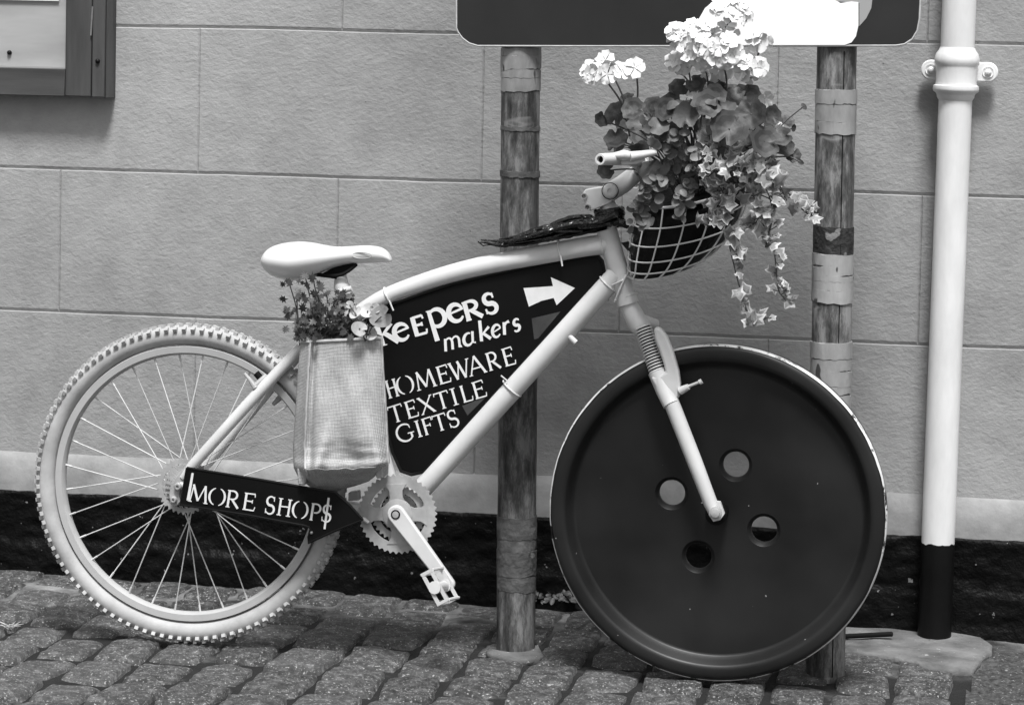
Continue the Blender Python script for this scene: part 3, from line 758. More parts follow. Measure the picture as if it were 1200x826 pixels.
# cable ties
def tie(px, py, dx, dyy, r, tail=None):
    c = B(px, py); ax = (B(px+dx, py+dyy)-c).normalized(); u = Vector((0, -1, 0)); v = ax.cross(u); mb = MB(); pts = [c+(u*cos(a)+v*sin(a))*(r*SB+.0012) for a in [2*pi*k/24 for k in range(25)]]
    mb.tube(pts, .0019, 8, cap=False)
    if tail: mb.tube([B(*tail[0], -.02), B(*tail[1], -.022)], .0018, 6)
    mb.build('cable_tie', M['frame'], bk)
tie(455, 346.5, 10, -5, 10, ((456, 352), (461, 364))); tie(657, 294.5, 10, -2, 12, ((657, 300), (659, 312)))
tie(600, 455, 10, -11, 13, ((594, 446), (587, 440))); tie(726, 330, 12, 24, 13, ((733, 322), (721, 352)))
b = MB(); b.tube(smoothpath([B(734, 322, -.022), B(726, 340, -.026), B(720, 354, -.02)], 5), .0017, 6); b.build('cable_tie', M['frame'], bk)
# crankset
CC = B(466, 602, -.05); cr = MB()
toothed(cr, CC, 47.5*SB, 34.5*SB, 42, .0014, .0042)
cr.lathe(CC, [(18*SB, -.004), (18*SB, .003), (2*SB, .003), (2*SB, -.006), (15*SB, -.006)], 36, closed_prof=True)
for a in (95, 2, -88, 182):
    a = radians(a); er = Vector((cos(a), 0, sin(a))); et = Vector((-sin(a), 0, cos(a)))
    pts = [CC+er*(ra*SB)+et*(wa*SB)+Vector((0, -.003, 0)) for ra, wa in ((13, -10), (20, -7.5), (28, -8), (35.5, -13), (35.5, 13), (28, 8), (20, 7.5), (13, 10))]
    cr.prism(pts, (0, .0055, 0))
cs = cr.build('crankset', M['cast'], bk, 0)
b = MB(); toothed(b, CC+Vector((0, .010, 0)), 34*SB, 24*SB, 32, .0012, .005); b.build('chainring', M['cast'], cs)
b = MB(); toothed(b, CC+Vector((0, .020, 0)), 24*SB, 16*SB, 24, .0012, .005); b.build('chainring', M['cast'], cs)
b = MB(); b.disc(CC+Vector((0, .027, 0)), 24*SB, 0, 32); b.lathe(CC+Vector((0, .026, 0)), [(24*SB, 0), (24*SB, .004)], 32); b.build('bearing_shield', M['matblack'], cs)
b = MB(); K0, K1 = B(464.5, 602, -.066), B(526, 684, -.07)
dv = (K1-K0).normalized(); nv_ = Vector((-dv.z, 0, dv.x)); prof2 = []
for k in range(9): a = pi/2+pi*k/8; prof2.append((0+10.5*SB*cos(a), 10.5*SB*sin(a)))
Lk = (K1-K0).length
for k in range(9): a = -pi/2+pi*k/8; prof2.append((Lk+7.5*SB*cos(a), 7.5*SB*sin(a)))
b.prism([K0+dv*s_+nv_*t_+Vector((0, -.007, 0)) for s_, t_ in prof2], (0, .014, 0)); arm = b.build('crank_arm', M['frame'], cs, .003)
b = MB(); b.lathe(K0+Vector((0, -.0075, 0)), [(5.6*SB, .001), (5.6*SB, -.0008), (4*SB, -.0008)], 20); b.build('bolt_recess', M['matblack'], arm)
b = MB(); b.lathe(K0+Vector((0, -.008, 0)), [(3.9*SB, .001), (3.9*SB, -.002), (.0003, -.0024)], 16); b.build('crank_bolt', M['cast'], arm)
pd = MB(); a0, a1 = K1+Vector((0, -.01, 0)), B(510, 688, -.165)
pd.tube([a0, a1], [.006, .006], 12); pd.tube([a0.lerp(a1, .3), a1], [.010, .0105], 14)
sx_ = (B(518, 668, -.1)-B(492, 674, -.1))                                  # cage direction across
ua = Vector((.5, 0, -.86)); ub = Vector((.86, 0, .5))
for s_ in (-1, 1):
    for k, t_ in enumerate((.25, .95)):
        pass
    c0, c1 = a0.lerp(a1, .2)+ua*(.034*s_), a0.lerp(a1, 1.0)+ua*(.034*s_)
    pd.tube([c0+ub*.012, c1+ub*.012], .0035, 8); pd.tube([c0-ub*.012, c1-ub*.012], .0035, 8)
    for j in range(6):
        q = c0.lerp(c1, j/5); pd.prism([q+ub*.013+ua*.002, q-ub*.013+ua*.002, q-ub*.013-ua*.003, q+ub*.013-ua*.003], (c1-c0).normalized()*.0045)
for t_ in (.2, 1.0):
    q = a0.lerp(a1, t_); o = (a1-a0).normalized()*.004
    pd.prism([q+ua*.036+ub*.013, q-ua*.036+ub*.013, q-ua*.036+ub*.006, q+ua*.036+ub*.006], o); pd.prism([q+ua*.036-ub*.013, q-ua*.036-ub*.013, q-ua*.036-ub*.006, q+ua*.036-ub*.006], o)
    pd.prism([q+ua*.036+ub*.0125, q+ua*.030+ub*.0125, q+ua*.030-ub*.0125, q+ua*.036-ub*.0125], o*1.1); pd.prism([q-ua*.036+ub*.0125, q-ua*.030+ub*.0125, q-ua*.030-ub*.0125, q-ua*.036-ub*.0125], o*1.1)
    pd.tube([q, q+o*1.5], .013, 14)
pd.build('pedal', M['frame'], cs)
b = MB(); b.tube([B(425, 607, -.06), B(432, 612, -.058)], .004, 8); b.build('cable_tie', M['frame'], bk)
b = MB(); b.prism([B(408, 577, -.03), B(420, 575, -.03), B(421, 586, -.03), B(408, 587, -.03)], (0, .02, 0)); b.build('front_mech', M['cast'], bk, .002)

# ------------------------------------------------------------------ lettering
def arc(cx, cy, rx, ry, a0, a1, n=12): return [(cx+rx*cos(radians(a0+(a1-a0)*k/n)), cy+ry*sin(radians(a0+(a1-a0)*k/n))) for k in range(n+1)]
def ser(x, y, w=.16): return ([(x-w, y), (x+w, y)], .05, .05)
def stem_(x, y0, y1, w, wi=.14): return [([(x, y0), (x, y1)], w, w*1.05), ser(x, y0, wi), ser(x, y1, wi)]
tk, tn = .128, .072
GL = {
 'H': lambda: stem_(.2, .03, .97, tk*.9)+stem_(.8, .03, .97, tk*.9)+[([(.2, .53), (.8, .55)], tn, tn)],
 'O': lambda: [(arc(.5, .5, .47, .5, 108, 252), tn*.5, tn*.5, tk), (arc(.5, .5, .47, .5, -72, 72), tn*.5, tn*.5, tk)],
 'M': lambda: [([(.1, .02), (.2, 1)], tn, tn), ([(.18, 1), (.5, .1)], tk, tk), ([(.5, .1), (.8, 1)], tn, tn), ([(.8, 1), (.92, .02)], tk, tk), ser(.1, .02, .1), ser(.92, .02, .1)],
 'E': lambda: stem_(.2, .03, .97, tk)+[([(.2, .96), (.85, .98)], tn, tn), ([(.85, 1.0), (.88, .8)], .05, .05), ([(.2, .54), (.72, .54)], tn, tn), ([(.72, .64), (.72, .44)], .05, .05), ([(.2, .04), (.9, .04)], tn, tn), ([(.9, .02), (.96, .24)], .05, .05)],
 'W': lambda: [([(.03, 1), (.28, .02)], tk, tk), ([(.28, .02), (.5, .9)], tn, tn), ([(.45, 1), (.7, .02)], tk, tk), ([(.7, .02), (.97, 1)], tn, tn), ser(.03, .98, .1), ser(.97, .98, .09)],
 'A': lambda: [([(.08, .02), (.47, 1)], tn, tn), ([(.47, 1.04), (.92, .02)], tk, tk), ([(.25, .36), (.75, .36)], tn, tn), ser(.08, .02, .1), ser(.92, .02, .1)],
 'R': lambda: stem_(.2, .03, .97, tk)+[([(.2, .96)]+arc(.45, .73, .33, .24, 90, -90)+[(.28, .49)], tn, tn, tk*.9), ([(.45, .48), (.95, .02)], tk*.9, tk)],
 'T': lambda: stem_(.5, .03, .97, tk)+[([(.02, .95), (.98, .97)], tn, tn), ([(.03, 1), (.0, .8)], .05, .05), ([(.97, 1), (1.0, .8)], .05, .05)],
 'X': lambda: [([(.08, .98), (.92, .02)], tk, tk), ([(.9, .98), (.1, .02)], tn, tn), ser(.08, .98, .1), ser(.92, .02, .1), ser(.9, .98, .09), ser(.1, .02, .09)],
 'I': lambda: stem_(.5, .03, .97, tk, .3),
 'L': lambda: stem_(.2, .03, .97, tk)+[([(.2, .04), (.88, .04)], tn, tn), ([(.88, .02), (.95, .26)], .05, .05)],
 'F': lambda: stem_(.2, .03, .97, tk)+[([(.2, .96), (.88, .98)], tn, tn), ([(.88, 1), (.9, .78)], .05, .05), ([(.2, .54), (.7, .54)], tn, tn), ([(.7, .64), (.7, .44)], .05, .05)],
 'G': lambda: [(arc(.52, .5, .47, .5, 50, 325, 20), tn, tn, tk), ([(.86, .42), (.86, .14)], tk*.9, tk*.9), ([(.66, .42), (1.02, .42)], .06, .06), ([(.82, .88), (.85, .7)], .06, .04)],
 'S': lambda: [(arc(.5, .74, .34, .25, 30, 270, 14)+arc(.5, .25, .38, .25, 90, -150, 14)[1:], tn*.7, tn*.7, tk*1.05), ([(.78, 1.0), (.8, .74)], .05, .05), ([(.15, .02), (.13, .28)], .05, .05)],
 'P': lambda: stem_(.22, .03, .97, tk)+[([(.2, .96)]+arc(.5, .72, .36, .25, 90, -90)+[(.36, .46)], tn, tn, tk*.9)],
 '$': lambda: GL['S']()+[([(.52, -.42), (.46, 1.42)], .12, .13)],
 'K': lambda: [([(.15, .0), (.12, 1.05)], .27, .25), ([(.2, .48), (.85, 1.0)], .1, .2), ([(.38, .6), (.98, -.02)], .22, .3), ser(.14, 1.03, .2), ser(.15, 0, .22)],
 'e': lambda: [(arc(.5, .42, .42, .42, 10, 325, 20), .1, .08, .26), ([(.15, .45), (.9, .55)], .1, .12)],
 'p': lambda: [([(.16, 1.02), (.2, -.62)], .2, .26), (arc(.5, .55, .42, .45, 150, -160, 20), .1, .1, .26), ser(.18, 1.0, .16)],
 'm': lambda: [([(.08, 0), (.1, .95)], .17, .17), (arc(.27, .55, .2, .38, 170, 0, 8)+[(.47, 0)], .08, .17), (arc(.65, .55, .2, .38, 170, 0, 8)+[(.86, .05), (.97, .08)], .08, .17)],
 'a': lambda: [(arc(.42, .44, .34, .46, 60, 330, 14), .08, .1, .2), ([(.76, .95), (.74, .1), (.95, .06)], .17, .12)],
 'k': lambda: [([(.15, 0), (.12, 1.6)], .2, .2), ([(.2, .45), (.85, .95)], .09, .17), ([(.35, .55), (.95, 0)], .18, .2)],
 'i_e': lambda: [(arc(.5, .46, .4, .47, 15, 320, 16), .08, .07, .19), ([(.18, .42), (.85, .6)], .08, .1)],
 'r': lambda: [([(.2, 0), (.25, .95)], .19, .19), ([(.25, .6), (.5, .88), (.85, .92)], .08, .2)],
 's': lambda: [(arc(.5, .7, .3, .24, 25, 270, 10)+arc(.5, .24, .33, .24, 90, -150, 10)[1:], .09, .09, .2)],
}
def stroke(mb, pts, w0, w1, wm, tr, depth, k):
    n = len(pts); P3 = []
    for i, (x_, y_) in enumerate(pts):
        a, c = pts[max(i-1, 0)], pts[min(i+1, n-1)]; tx_, ty_ = c[0]-a[0], c[1]-a[1]
        P3.append((x_, y_, tx_, ty_))
    Lf, Rt = [], []
    for i, (x_, y_, tx_, ty_) in enumerate(P3):
        t = i/(n-1); w = w0+(w1-w0)*t
        if wm is not None: w = w0+(wm-w0)*sin(pi*t)
        c, tv = tr(x_, y_), tr(x_+tx_, y_+ty_)-tr(x_, y_)
        nn_ = Vector((-tv.z, 0, tv.x)).normalized()*(w*.5*tr.h)
        o = Vector((0, -k*.00003, 0)); Lf.append(c+nn_+o); Rt.append(c-nn_+o)
    th = Vector((0, depth, 0))
    A, Bv, C, D = [mb.v(p) for p in Lf], [mb.v(p) for p in Rt], [mb.v(p+th) for p in Lf], [mb.v(p+th) for p in Rt]
    for i in range(n-1):
        mb.f([A[i], A[i+1], Bv[i+1], Bv[i]], smooth=False); mb.f([C[i], C[i+1], A[i+1], A[i]], smooth=False); mb.f([Bv[i], Bv[i+1], D[i+1], D[i]], smooth=False)
    mb.f([A[0], Bv[0], D[0], C[0]], smooth=False); mb.f([A[-1], C[-1], D[-1], Bv[-1]], smooth=False)
def text_line(chars, p0, p1, H, dy, parent, shear=0, m=None, wt=1):
    """chars: (glyph, left px, right px) along the baseline p0-p1 (photo pixels), letter height H px"""
    mb = MB(); k = 0; sl = (p1[1]-p0[1])/(p1[0]-p0[0]); ln = math.hypot(1, sl); ux, uy = 1/ln, sl/ln
    for spec in chars:
        g, xa, xb = spec[:3]; h = H*(spec[3] if len(spec) > 3 else 1); lift = spec[4] if len(spec) > 4 else 0
        def tr(x_, y_, xa=xa, xb=xb, h=h, lift=lift):
            s_ = xa+(xb-xa)*x_; yy = y_*h+lift
            bx, by = s_, p0[1]+sl*(s_-p0[0])
            return B(bx+uy*yy*1.0+shear*yy*ux, by-ux*yy+shear*yy*uy, dy)
        tr.h = h*S(YB+dy)
        kw = wt if g not in 'Kep' else 1
        for st in GL[g]():
            pts, w0, w1 = st[:3]; w0 *= kw; w1 *= kw; stroke(mb, pts, w0, w1, st[3]*kw if len(st) > 3 else None, tr, .0012, k); k += 1
    return mb.build('lettering', m or M['letter'], parent, sharp=False)
def dense(px_pts): return px_pts

# frame sign
fs = thing('shop_sign', 'black curved sign with white shop lettering and arrow filling the bicycle frame', 'sign', B(478, 556))
out = [(425, 378), (440, 366), (458, 357), (490, 346), (530, 333), (567, 324), (605, 316), (645, 308), (680, 301.5), (701, 299.5), (706, 306), (709.5, 321), (640, 396), (560, 484), (497, 553), (482, 556), (470, 552), (460, 530), (445, 470)]
b = MB(); b.prism([B(*p, -.004) for p in out], (0, .009, 0)); b.build('panel', M['panel'], fs)
b = MB(); b.tube([B(*p, -.005) for p in out+[out[0]]], .0035, 8, cap=False); b.build('border', M['black'], fs)
def zz(x_, y_): return (430+x_/3.99, 290+y_/3.99)
def xs3(l): return [(c[0], 430+c[1]/3.99, 430+c[2]/3.99)+tuple(c[3:]) for c in l]
DS = -.0052
text_line([('S', 422, 434)]+xs3([('K', 62, 150), ('e', 133, 212), ('E', 222, 288), ('p', 300, 385, 1.0, 2), ('e', 392, 470, 1.05, 4), ('R', 462, 548, 1, 1), ('S', 558, 622, 1.05, 2)]), zz(88, 455), zz(600, 312), 22.5, DS, fs, wt=1.85)
text_line(xs3([('m', 362, 446), ('a', 450, 512), ('k', 528, 582), ('i_e', 584, 632), ('r', 636, 674), ('s', 682, 722)]), zz(365, 487), zz(715, 388), 15, DS, fs, .2, wt=1.25)
text_line([('H', 455, 469), ('O', 468, 487), ('M', 489, 512), ('E', 515, 530), ('W', 531, 553), ('A', 551, 571), ('R', 573, 588), ('E', 592, 606)], (457, 467), (603, 427), 21.5, DS, fs)
text_line([('T', 459, 475), ('E', 478, 492), ('X', 494, 511), ('T', 513, 529), ('I', 530, 540), ('L', 543, 556), ('E', 557, 572)], (465, 495), (570, 464.5), 20.5, DS, fs)
text_line([('G', 467, 487), ('I', 489, 497), ('F', 498, 511), ('T', 511, 526), ('S', 527, 540)], (474, 517.5), (532, 500.5), 20, DS, fs)
b = MB(); b.prism([B(*zz(*p), DS) for p in [(732, 190), (800, 186), (870, 181), (860, 140), (972, 190), (887, 270), (873, 236), (815, 250), (757, 277)]], (0, .001, 0)); b.build('painted_arrow', M['letter'], fs)
b = MB(); b.prism([B(*zz(*p), DS+.0006) for p in [(770, 332), (905, 300), (800, 425), (782, 430)]], (0, .001, 0)); b.build('worn_patch', M['panelgrey'], fs)
b = MB(); b.prism([B(*zz(*p), DS+.0006) for p in [(445, 740), (560, 695), (470, 785)]], (0, .001, 0)); b.build('worn_patch', M['panelgrey'], fs)

# arrow sign
DA = -.092
asg = thing('arrow_sign', 'small black arrow sign with white lettering tied beside the rear hub', 'sign', B(361, 636, DA))
aout = [(219, 548), (300, 561), (393, 577), (410, 592), (425, 609), (392, 622), (361, 636), (361.5, 629), (364, 620), (362, 617), (357, 615.5), (290, 603), (211, 591)]
b = MB(); b.prism([B(*p, DA) for p in aout], (0, .010, 0)); b.build('panel', M['panel'], asg)
b = MB(); b.tube([B(*p, DA+.001) for p in aout+[aout[0]]], .0026, 8, cap=False); b.build('border', M['black'], asg)
def ar(x_): return 200+x_/5
text_line([('M', ar(100), ar(212), 1), ('O', ar(216), ar(312)), ('R', ar(316), ar(396)), ('E', ar(415), ar(492))], (ar(100), 520+335/5), (ar(815), 520+447/5), 20.5, DA-.0014, asg)
text_line([('S', ar(544), ar(608)), ('H', ar(614), ar(704)), ('O', ar(706), ar(796)), ('P', ar(806), ar(876)), ('$', ar(874), ar(938), .98, 1)], (ar(100), 520+335/5), (ar(815), 520+447/5), 20.5, DA-.0014, asg)
b = MB(); b.prism([B(*p, DA-.002) for p in [(224.5, 554), (227, 554.5), (222, 586), (218.5, 586)]], (0, .001, 0)); b.build('lettering', M['letter'], asg)
b = MB(); c = B(365, 624, DA-.002); b.lathe(c, [(.003, .002), (.0028, -.002), (.0003, -.003)], 12); b.build('rivet', M['steel'], asg)

# ------------------------------------------------------------------ jute bag
bag = thing('jute_bag', 'pale jute sack with folded corners hanging from the bicycle seat tube', 'bag', B(400, 570, -.06))
LX = [(402, 352), (440, 348.5), (480, 346), (520, 343.5), (548, 344), (560, 350), (574, 368)]
RX = [(396, 448), (440, 450.5), (480, 453.5), (520, 455.5), (545, 457), (556, 449), (574, 432)]
def itp(tab, y_):
    for (a, p), (c, q) in zip(tab, tab[1:]):
        if y_ <= c: return p+(q-p)*max(0, (y_-a)/(c-a))
    return tab[-1][1]
def bagpt(u, v):                       # u across 0..1, v down 0..1 ; front skin
    y_ = 399+v*175
    xl_, xr_ = itp(LX, y_), itp(RX, y_); x_ = xl_+(xr_-xl_)*u
    y_ += (1-v)*(-5*u+3*sin(u*pi)*0) + (0 if v < .8 else (v-.8)/.2*(-10*u+4*sin(pi*u)))
    e = 1-(abs(2*u-1))**4
    d = .062+.05*e*(.45+.55*min(1, v*1.5))
    fold = .010*nz(u*3+2, v*2.5)+.003*nz(u*7, v*5+3)
    fold += .012*math.exp(-((u-.12)/.03)**2)*(1-v*.3)-.010*math.exp(-((u-.175)/.03)**2)
    # diagonal slack folds above the bottom
    k = max(0, (v-.5)/.36); fold += (.04*math.exp(-((u-.22-.5*(.85-v))/.09)**2)-.03*math.exp(-((u-.62+.3*(.85-v))/.12)**2)+.018*math.exp(-((u-.9+.25*(.85-v))/.06)**2))*min(1, k)**1.6
    if v > .8: t = (v-.8)/.2; d = d*(1-.72*t**2.2)+.014*sin(min(1, t*1.6)*pi)*e; fold *= (1-t*.6)
    fold += .006*nz(u*4, v*30)*min(1, max(0, (v-.62)/.15))*max(0, 1-(v-.62)/.3)
    return B(x_, y_, -(d+fold)-.022)
b = MB(); nu, nv = 56, 80
Vf = b.grid(bagpt, nu, nv)
Vb = b.grid(lambda u, v: (lambda p: Vector((p.x+.012-.042*u, YB-.024, p.z)))(bagpt(u, min(v, .97))), nu, nv)
for j in range(nv):
    for i in (0, nu): b.f([Vf[j][i], Vb[j][i], Vb[j+1][i], Vf[j+1][i]])
for i in range(nu): b.f([Vf[nv][i], Vb[nv][i], Vb[nv][i+1], Vf[nv][i+1]])
b.build('sack', M['jute'], bag, sharp=False)
b = MB()
for u0 in (.125, .985): b.tube([bagpt(u0+.006*nz(k*.5, u0), k/40*.9)+Vector((0, -.002, 0)) for k in range(41)], .0022, 6)
b.tube([bagpt(k/40, .012)+Vector((0, -.001, 0)) for k in range(41)], .0026, 6)
b.tube([bagpt(.1+.78*k/40, .862+.012*nz(k*.2, 4))+Vector((0, .0004, 0)) for k in range(41)], .0012, 6)
b.build('seam', M['juteseam'], bag)
for u0, px, py in ((0, 350, 556), (1, 448, 548)):
    b = MB(); s_ = 1 if u0 == 0 else -1
    pts = [(px-2*s_, py-8), (px+6*s_, py-6), (px+9*s_, py+4), (px+7*s_, py+13), (px-1*s_, py+12)]
    b.prism([B(*p, -.105) for p in pts], (0, .05, 0)); b.build('corner_fold', M['jute'], bag, .003)

# ------------------------------------------------------------------ leaves
def frame_of(nrm, roll):
    nrm = nrm.normalized(); a = nrm.cross(Vector((.3, .2, 1))).normalized(); c = nrm.cross(a)
    return a*cos(roll)+c*sin(roll), -a*sin(roll)+c*cos(roll), nrm
def leaf_round(mb, c, nrm, r, roll, lobes=7, mi=(0, 1)):
    a, e, n = frame_of(nrm, roll); m = 28; ph = random.random()*6
    rings = []
    for t, h in ((.0, -.16), (.42, -.10), (.72, -.02), (1, .06)):
        if t == 0: continue
        rg = []
        for k in range(m):
            th = 2*pi*k/m; rr = r*t*(1+(.07*cos(lobes*th)+.03*sin(3*th+ph))*t)
            if abs(th-pi) < .25: rr *= 1-.45*t*(1-abs(th-pi)/.25)
            rg.append(mb.v(c+a*(rr*cos(th))+e*(rr*sin(th))+n*(r*(h+.022*t*sin(lobes*th+ph)+.13*t*t*sin(2*th+ph)))))
        rings.append(rg)
    cv = mb.v(c-n*(r*.16))
    for k in range(m): mb.f([cv, rings[0][k], rings[0][(k+1) % m]], mi[0])
    for q, (x1, x2) in enumerate(zip(rings, rings[1:])):
        for k in range(m):
            j = (k+1) % m; mb.f([x1[k], x2[k], x2[j], x1[j]], mi[1] if q == 0 else mi[0])
def leaf_star(mb, c, nrm, r, roll, mi=(0, 1)):
    a, e, n = frame_of(nrm, roll)
    j_ = lambda v_: v_*random.uniform(.88, 1.12)
    o = [(j_(.06), j_(1.05)), (.3, j_(.46)), (j_(.7), j_(.3)), (.5, -.04), (j_(.5), j_(-.4)), (.2, -.36), (0, -.24), (-.2, -.36), (j_(-.5), j_(-.4)), (-.5, -.04), (j_(-.7), j_(.3)), (-.3, j_(.46))]
    cup = random.uniform(-.55, .25)
    pt = lambda x_, y_: c+a*(x_*r)+e*(y_*r)+n*(r*cup*(x_*x_+y_*y_)+.1*r*sin(5*x_+y_*4+roll*3)-.12*r*abs(x_))
    out_ = [mb.v(pt(x_, y_)) for x_, y_ in o]; inn = [mb.v(pt(x_*q_, y_*q_)+n*(.03*r)) for x_, y_ in o for q_ in (random.uniform(.5, .93),)]; cv = mb.v(pt(0, 0))
    m = len(o)
    for k in range(m):
        j = (k+1) % m; mb.f([out_[k], out_[j], inn[j], inn[k]], mi[1]); mb.f([inn[k], inn[j], cv], mi[0])
def leaf_oval(mb, c, nrm, r, roll, asp=.6, mi=0):
    a, e, n = frame_of(nrm, roll); m = 10; cup = random.uniform(-.3, .3)
    rim = []
    for k in range(m):
        th = 2*pi*k/m; x_, y_ = asp*sin(th), cos(th); rim.append(mb.v(c+a*(r*x_)+e*(r*y_)+n*(r*(.3*abs(x_)+cup*y_*y_))))
    cv = mb.v(c)
    for k in range(m): mb.f([cv, rim[k], rim[(k+1) % m]], mi)
def leaf_fern(mb, c, nrm, r, roll, mi=0):
    a, e, n = frame_of(nrm, roll)
    o = [(0, 1), (.1, .7), (.3, .78), (.2, .5), (.55, .5), (.3, .25), (.5, 0), (.12, .02), (0, -.4), (-.12, .02), (-.5, 0), (-.3, .25), (-.55, .5), (-.2, .5), (-.3, .78), (-.1, .7)]
    vs_ = [mb.v(c+a*(x_*r)+e*(y_*r)+n*(r*.25*(x_*x_-.5*y_*y_))) for x_, y_ in o]; cv = mb.v(c+e*(.3*r))
    for k in range(len(vs_)): mb.f([cv, vs_[k], vs_[(k+1) % len(vs_)]], mi)
def face_dir(tilt=.6, up=.35): return Vector((random.uniform(-tilt, tilt), -1, up+random.uniform(-tilt, tilt)))

# bag plants
bp = thing('leafy_bag_plant', 'dark leafy herb sprouting from the jute sack under the saddle', 'plant', B(398, 400, -.06))
lf, stm = MB(), MB()
root0 = B(395, 408, -.06)
tips = [(348, 352, -.08), (358, 325, -.09), (366, 322, -.07), (372, 345, -.09), (383, 345, -.06), (392, 352, -.09), (402, 340, -.07), (398, 365, -.1), (410, 362, -.06), (355, 378, -.09), (368, 385, -.11), (380, 380, -.1), (415, 378, -.09), (425, 385, -.07), (350, 392, -.08), (405, 388, -.11), (340, 335, -.08), (386, 365, -.11), (360, 365, -.1), (347, 365, -.08), (374, 362, -.1), (412, 345, -.08), (364, 350, -.1)]
for px, py, dy in tips:
    t = B(px, py, dy); r0 = B(365+(px-365)*.55, 405, -.07); mid = r0.lerp(t, .5)+Vector((random.uniform(-.012, .012), random.uniform(-.02, .02), .01))
    pa = smoothpath([r0, mid, t], 6); stm.tube(pa, .0014, 5)
    for q in range(7):
        s_ = pa[int(3+9*random.random())]
        leaf_fern(lf, s_+Vector((random.uniform(-.018, .018), random.uniform(-.02, .01), random.uniform(-.012, .016))), face_dir(.9), random.uniform(.010, .021), random.random()*6.3)
    leaf_fern(lf, t, face_dir(.5), random.uniform(.012, .02), random.random()*6.3)
for k in range(70): leaf_fern(lf, B(random.uniform(350, 412), random.uniform(376, 402), random.uniform(-.11, -.03)), face_dir(.9), random.uniform(.014, .025), random.random()*6.3)
lf.build('foliage', M['parsley'], bp, fix=False, sharp=False); stm.build('stems', M['stem'], bp)
pp_ = thing('pale_leaved_plant', 'pale round leaved plant drooping over the right rim of the jute sack', 'plant', B(432, 398, -.09))
lf, stm = MB(), MB()
for px, py, r in ((447, 371, 14), (431, 364, 9), (421, 385, 9), (434, 391, 8.5), (416, 366, 8), (440, 361, 6), (410, 357, 5)):
    c = B(px, py, -.12+random.uniform(-.015, .015)); leaf_round(lf, c, face_dir(.4, .2), r*SB, random.random()*6.3, 2, (0, 0)); stm.tube(smoothpath([B(428, 400, -.1), B((px+428)/2, (py+396)/2-3, -.12), c], 4), .0013, 5)
lf.build('foliage', M['pale'], pp_, fix=False, sharp=False); stm.build('stems', M['stem'], pp_)

# wire basket
wb = thing('wire_basket', 'white wire hanging basket with black liner mounted in front of the handlebar', 'basket', B(765, 325))
RG = [(812, 222, 68), (809, 246, 68), (803, 268, 66), (795, 288, 60), (786, 304, 51), (776, 315, 39)]
tl = radians(12); tf = radians(13); vb_ = Vector((0, cos(tf), sin(tf))); ub_ = Vector((cos(tl), 0, sin(tl)))
def ring(i, th, k=1.0):
    x_, y_, r = RG[i]; return B(x_, y_)+ub_*(r*SB*k*cos(th))+vb_*(r*SB*k*.95*sin(th))
b = MB()
for i in range(len(RG)):
    pts = [ring(i, 2*pi*k/48) for k in range(49)]; b.tube(pts,   .003 if i == 0 else .0017, 7, cap=False)
NW = 15
for k in range(NW):
    th = 2*pi*k/NW+.1; pts = smoothpath([ring(i, th) for i in range(len(RG))]+[B(774, 320)], 4); b.tube(pts, .0017, 7)
b.tube([B(738, 321, -.03), B(766, 324, -.03)], .0026, 7)
b.build('wire_cage', M['wire'], wb)
b = MB(); rings = []
for i in range(len(RG)):
    rings.append([ring(i, 2*pi*k/60, .955-(.012 if i else 0)+.025*nz(k*.45, i*1.3)) for k in range(60)])
rings.append([B(774, 317)+(p-B(774, 317))*.3 for p in rings[-1]])
b.loft(rings, True, True); b.build('liner', M['liner'], wb, sharp=False)
b = MB()
for k in range(6):
    c = ring(random.choice([0, 1, 2]), random.uniform(pi*.95, pi*1.3), .98); e = c+Vector((random.uniform(-.03, .0), random.uniform(-.02, 0), random.uniform(-.02, .01)))
    f2 = c+Vector((random.uniform(-.01, .02), -.01, random.uniform(-.035, -.015))); q = MB(); q.prism([c, e, f2], (0, .001, 0)); q.build('torn_liner', M['liner'], wb)

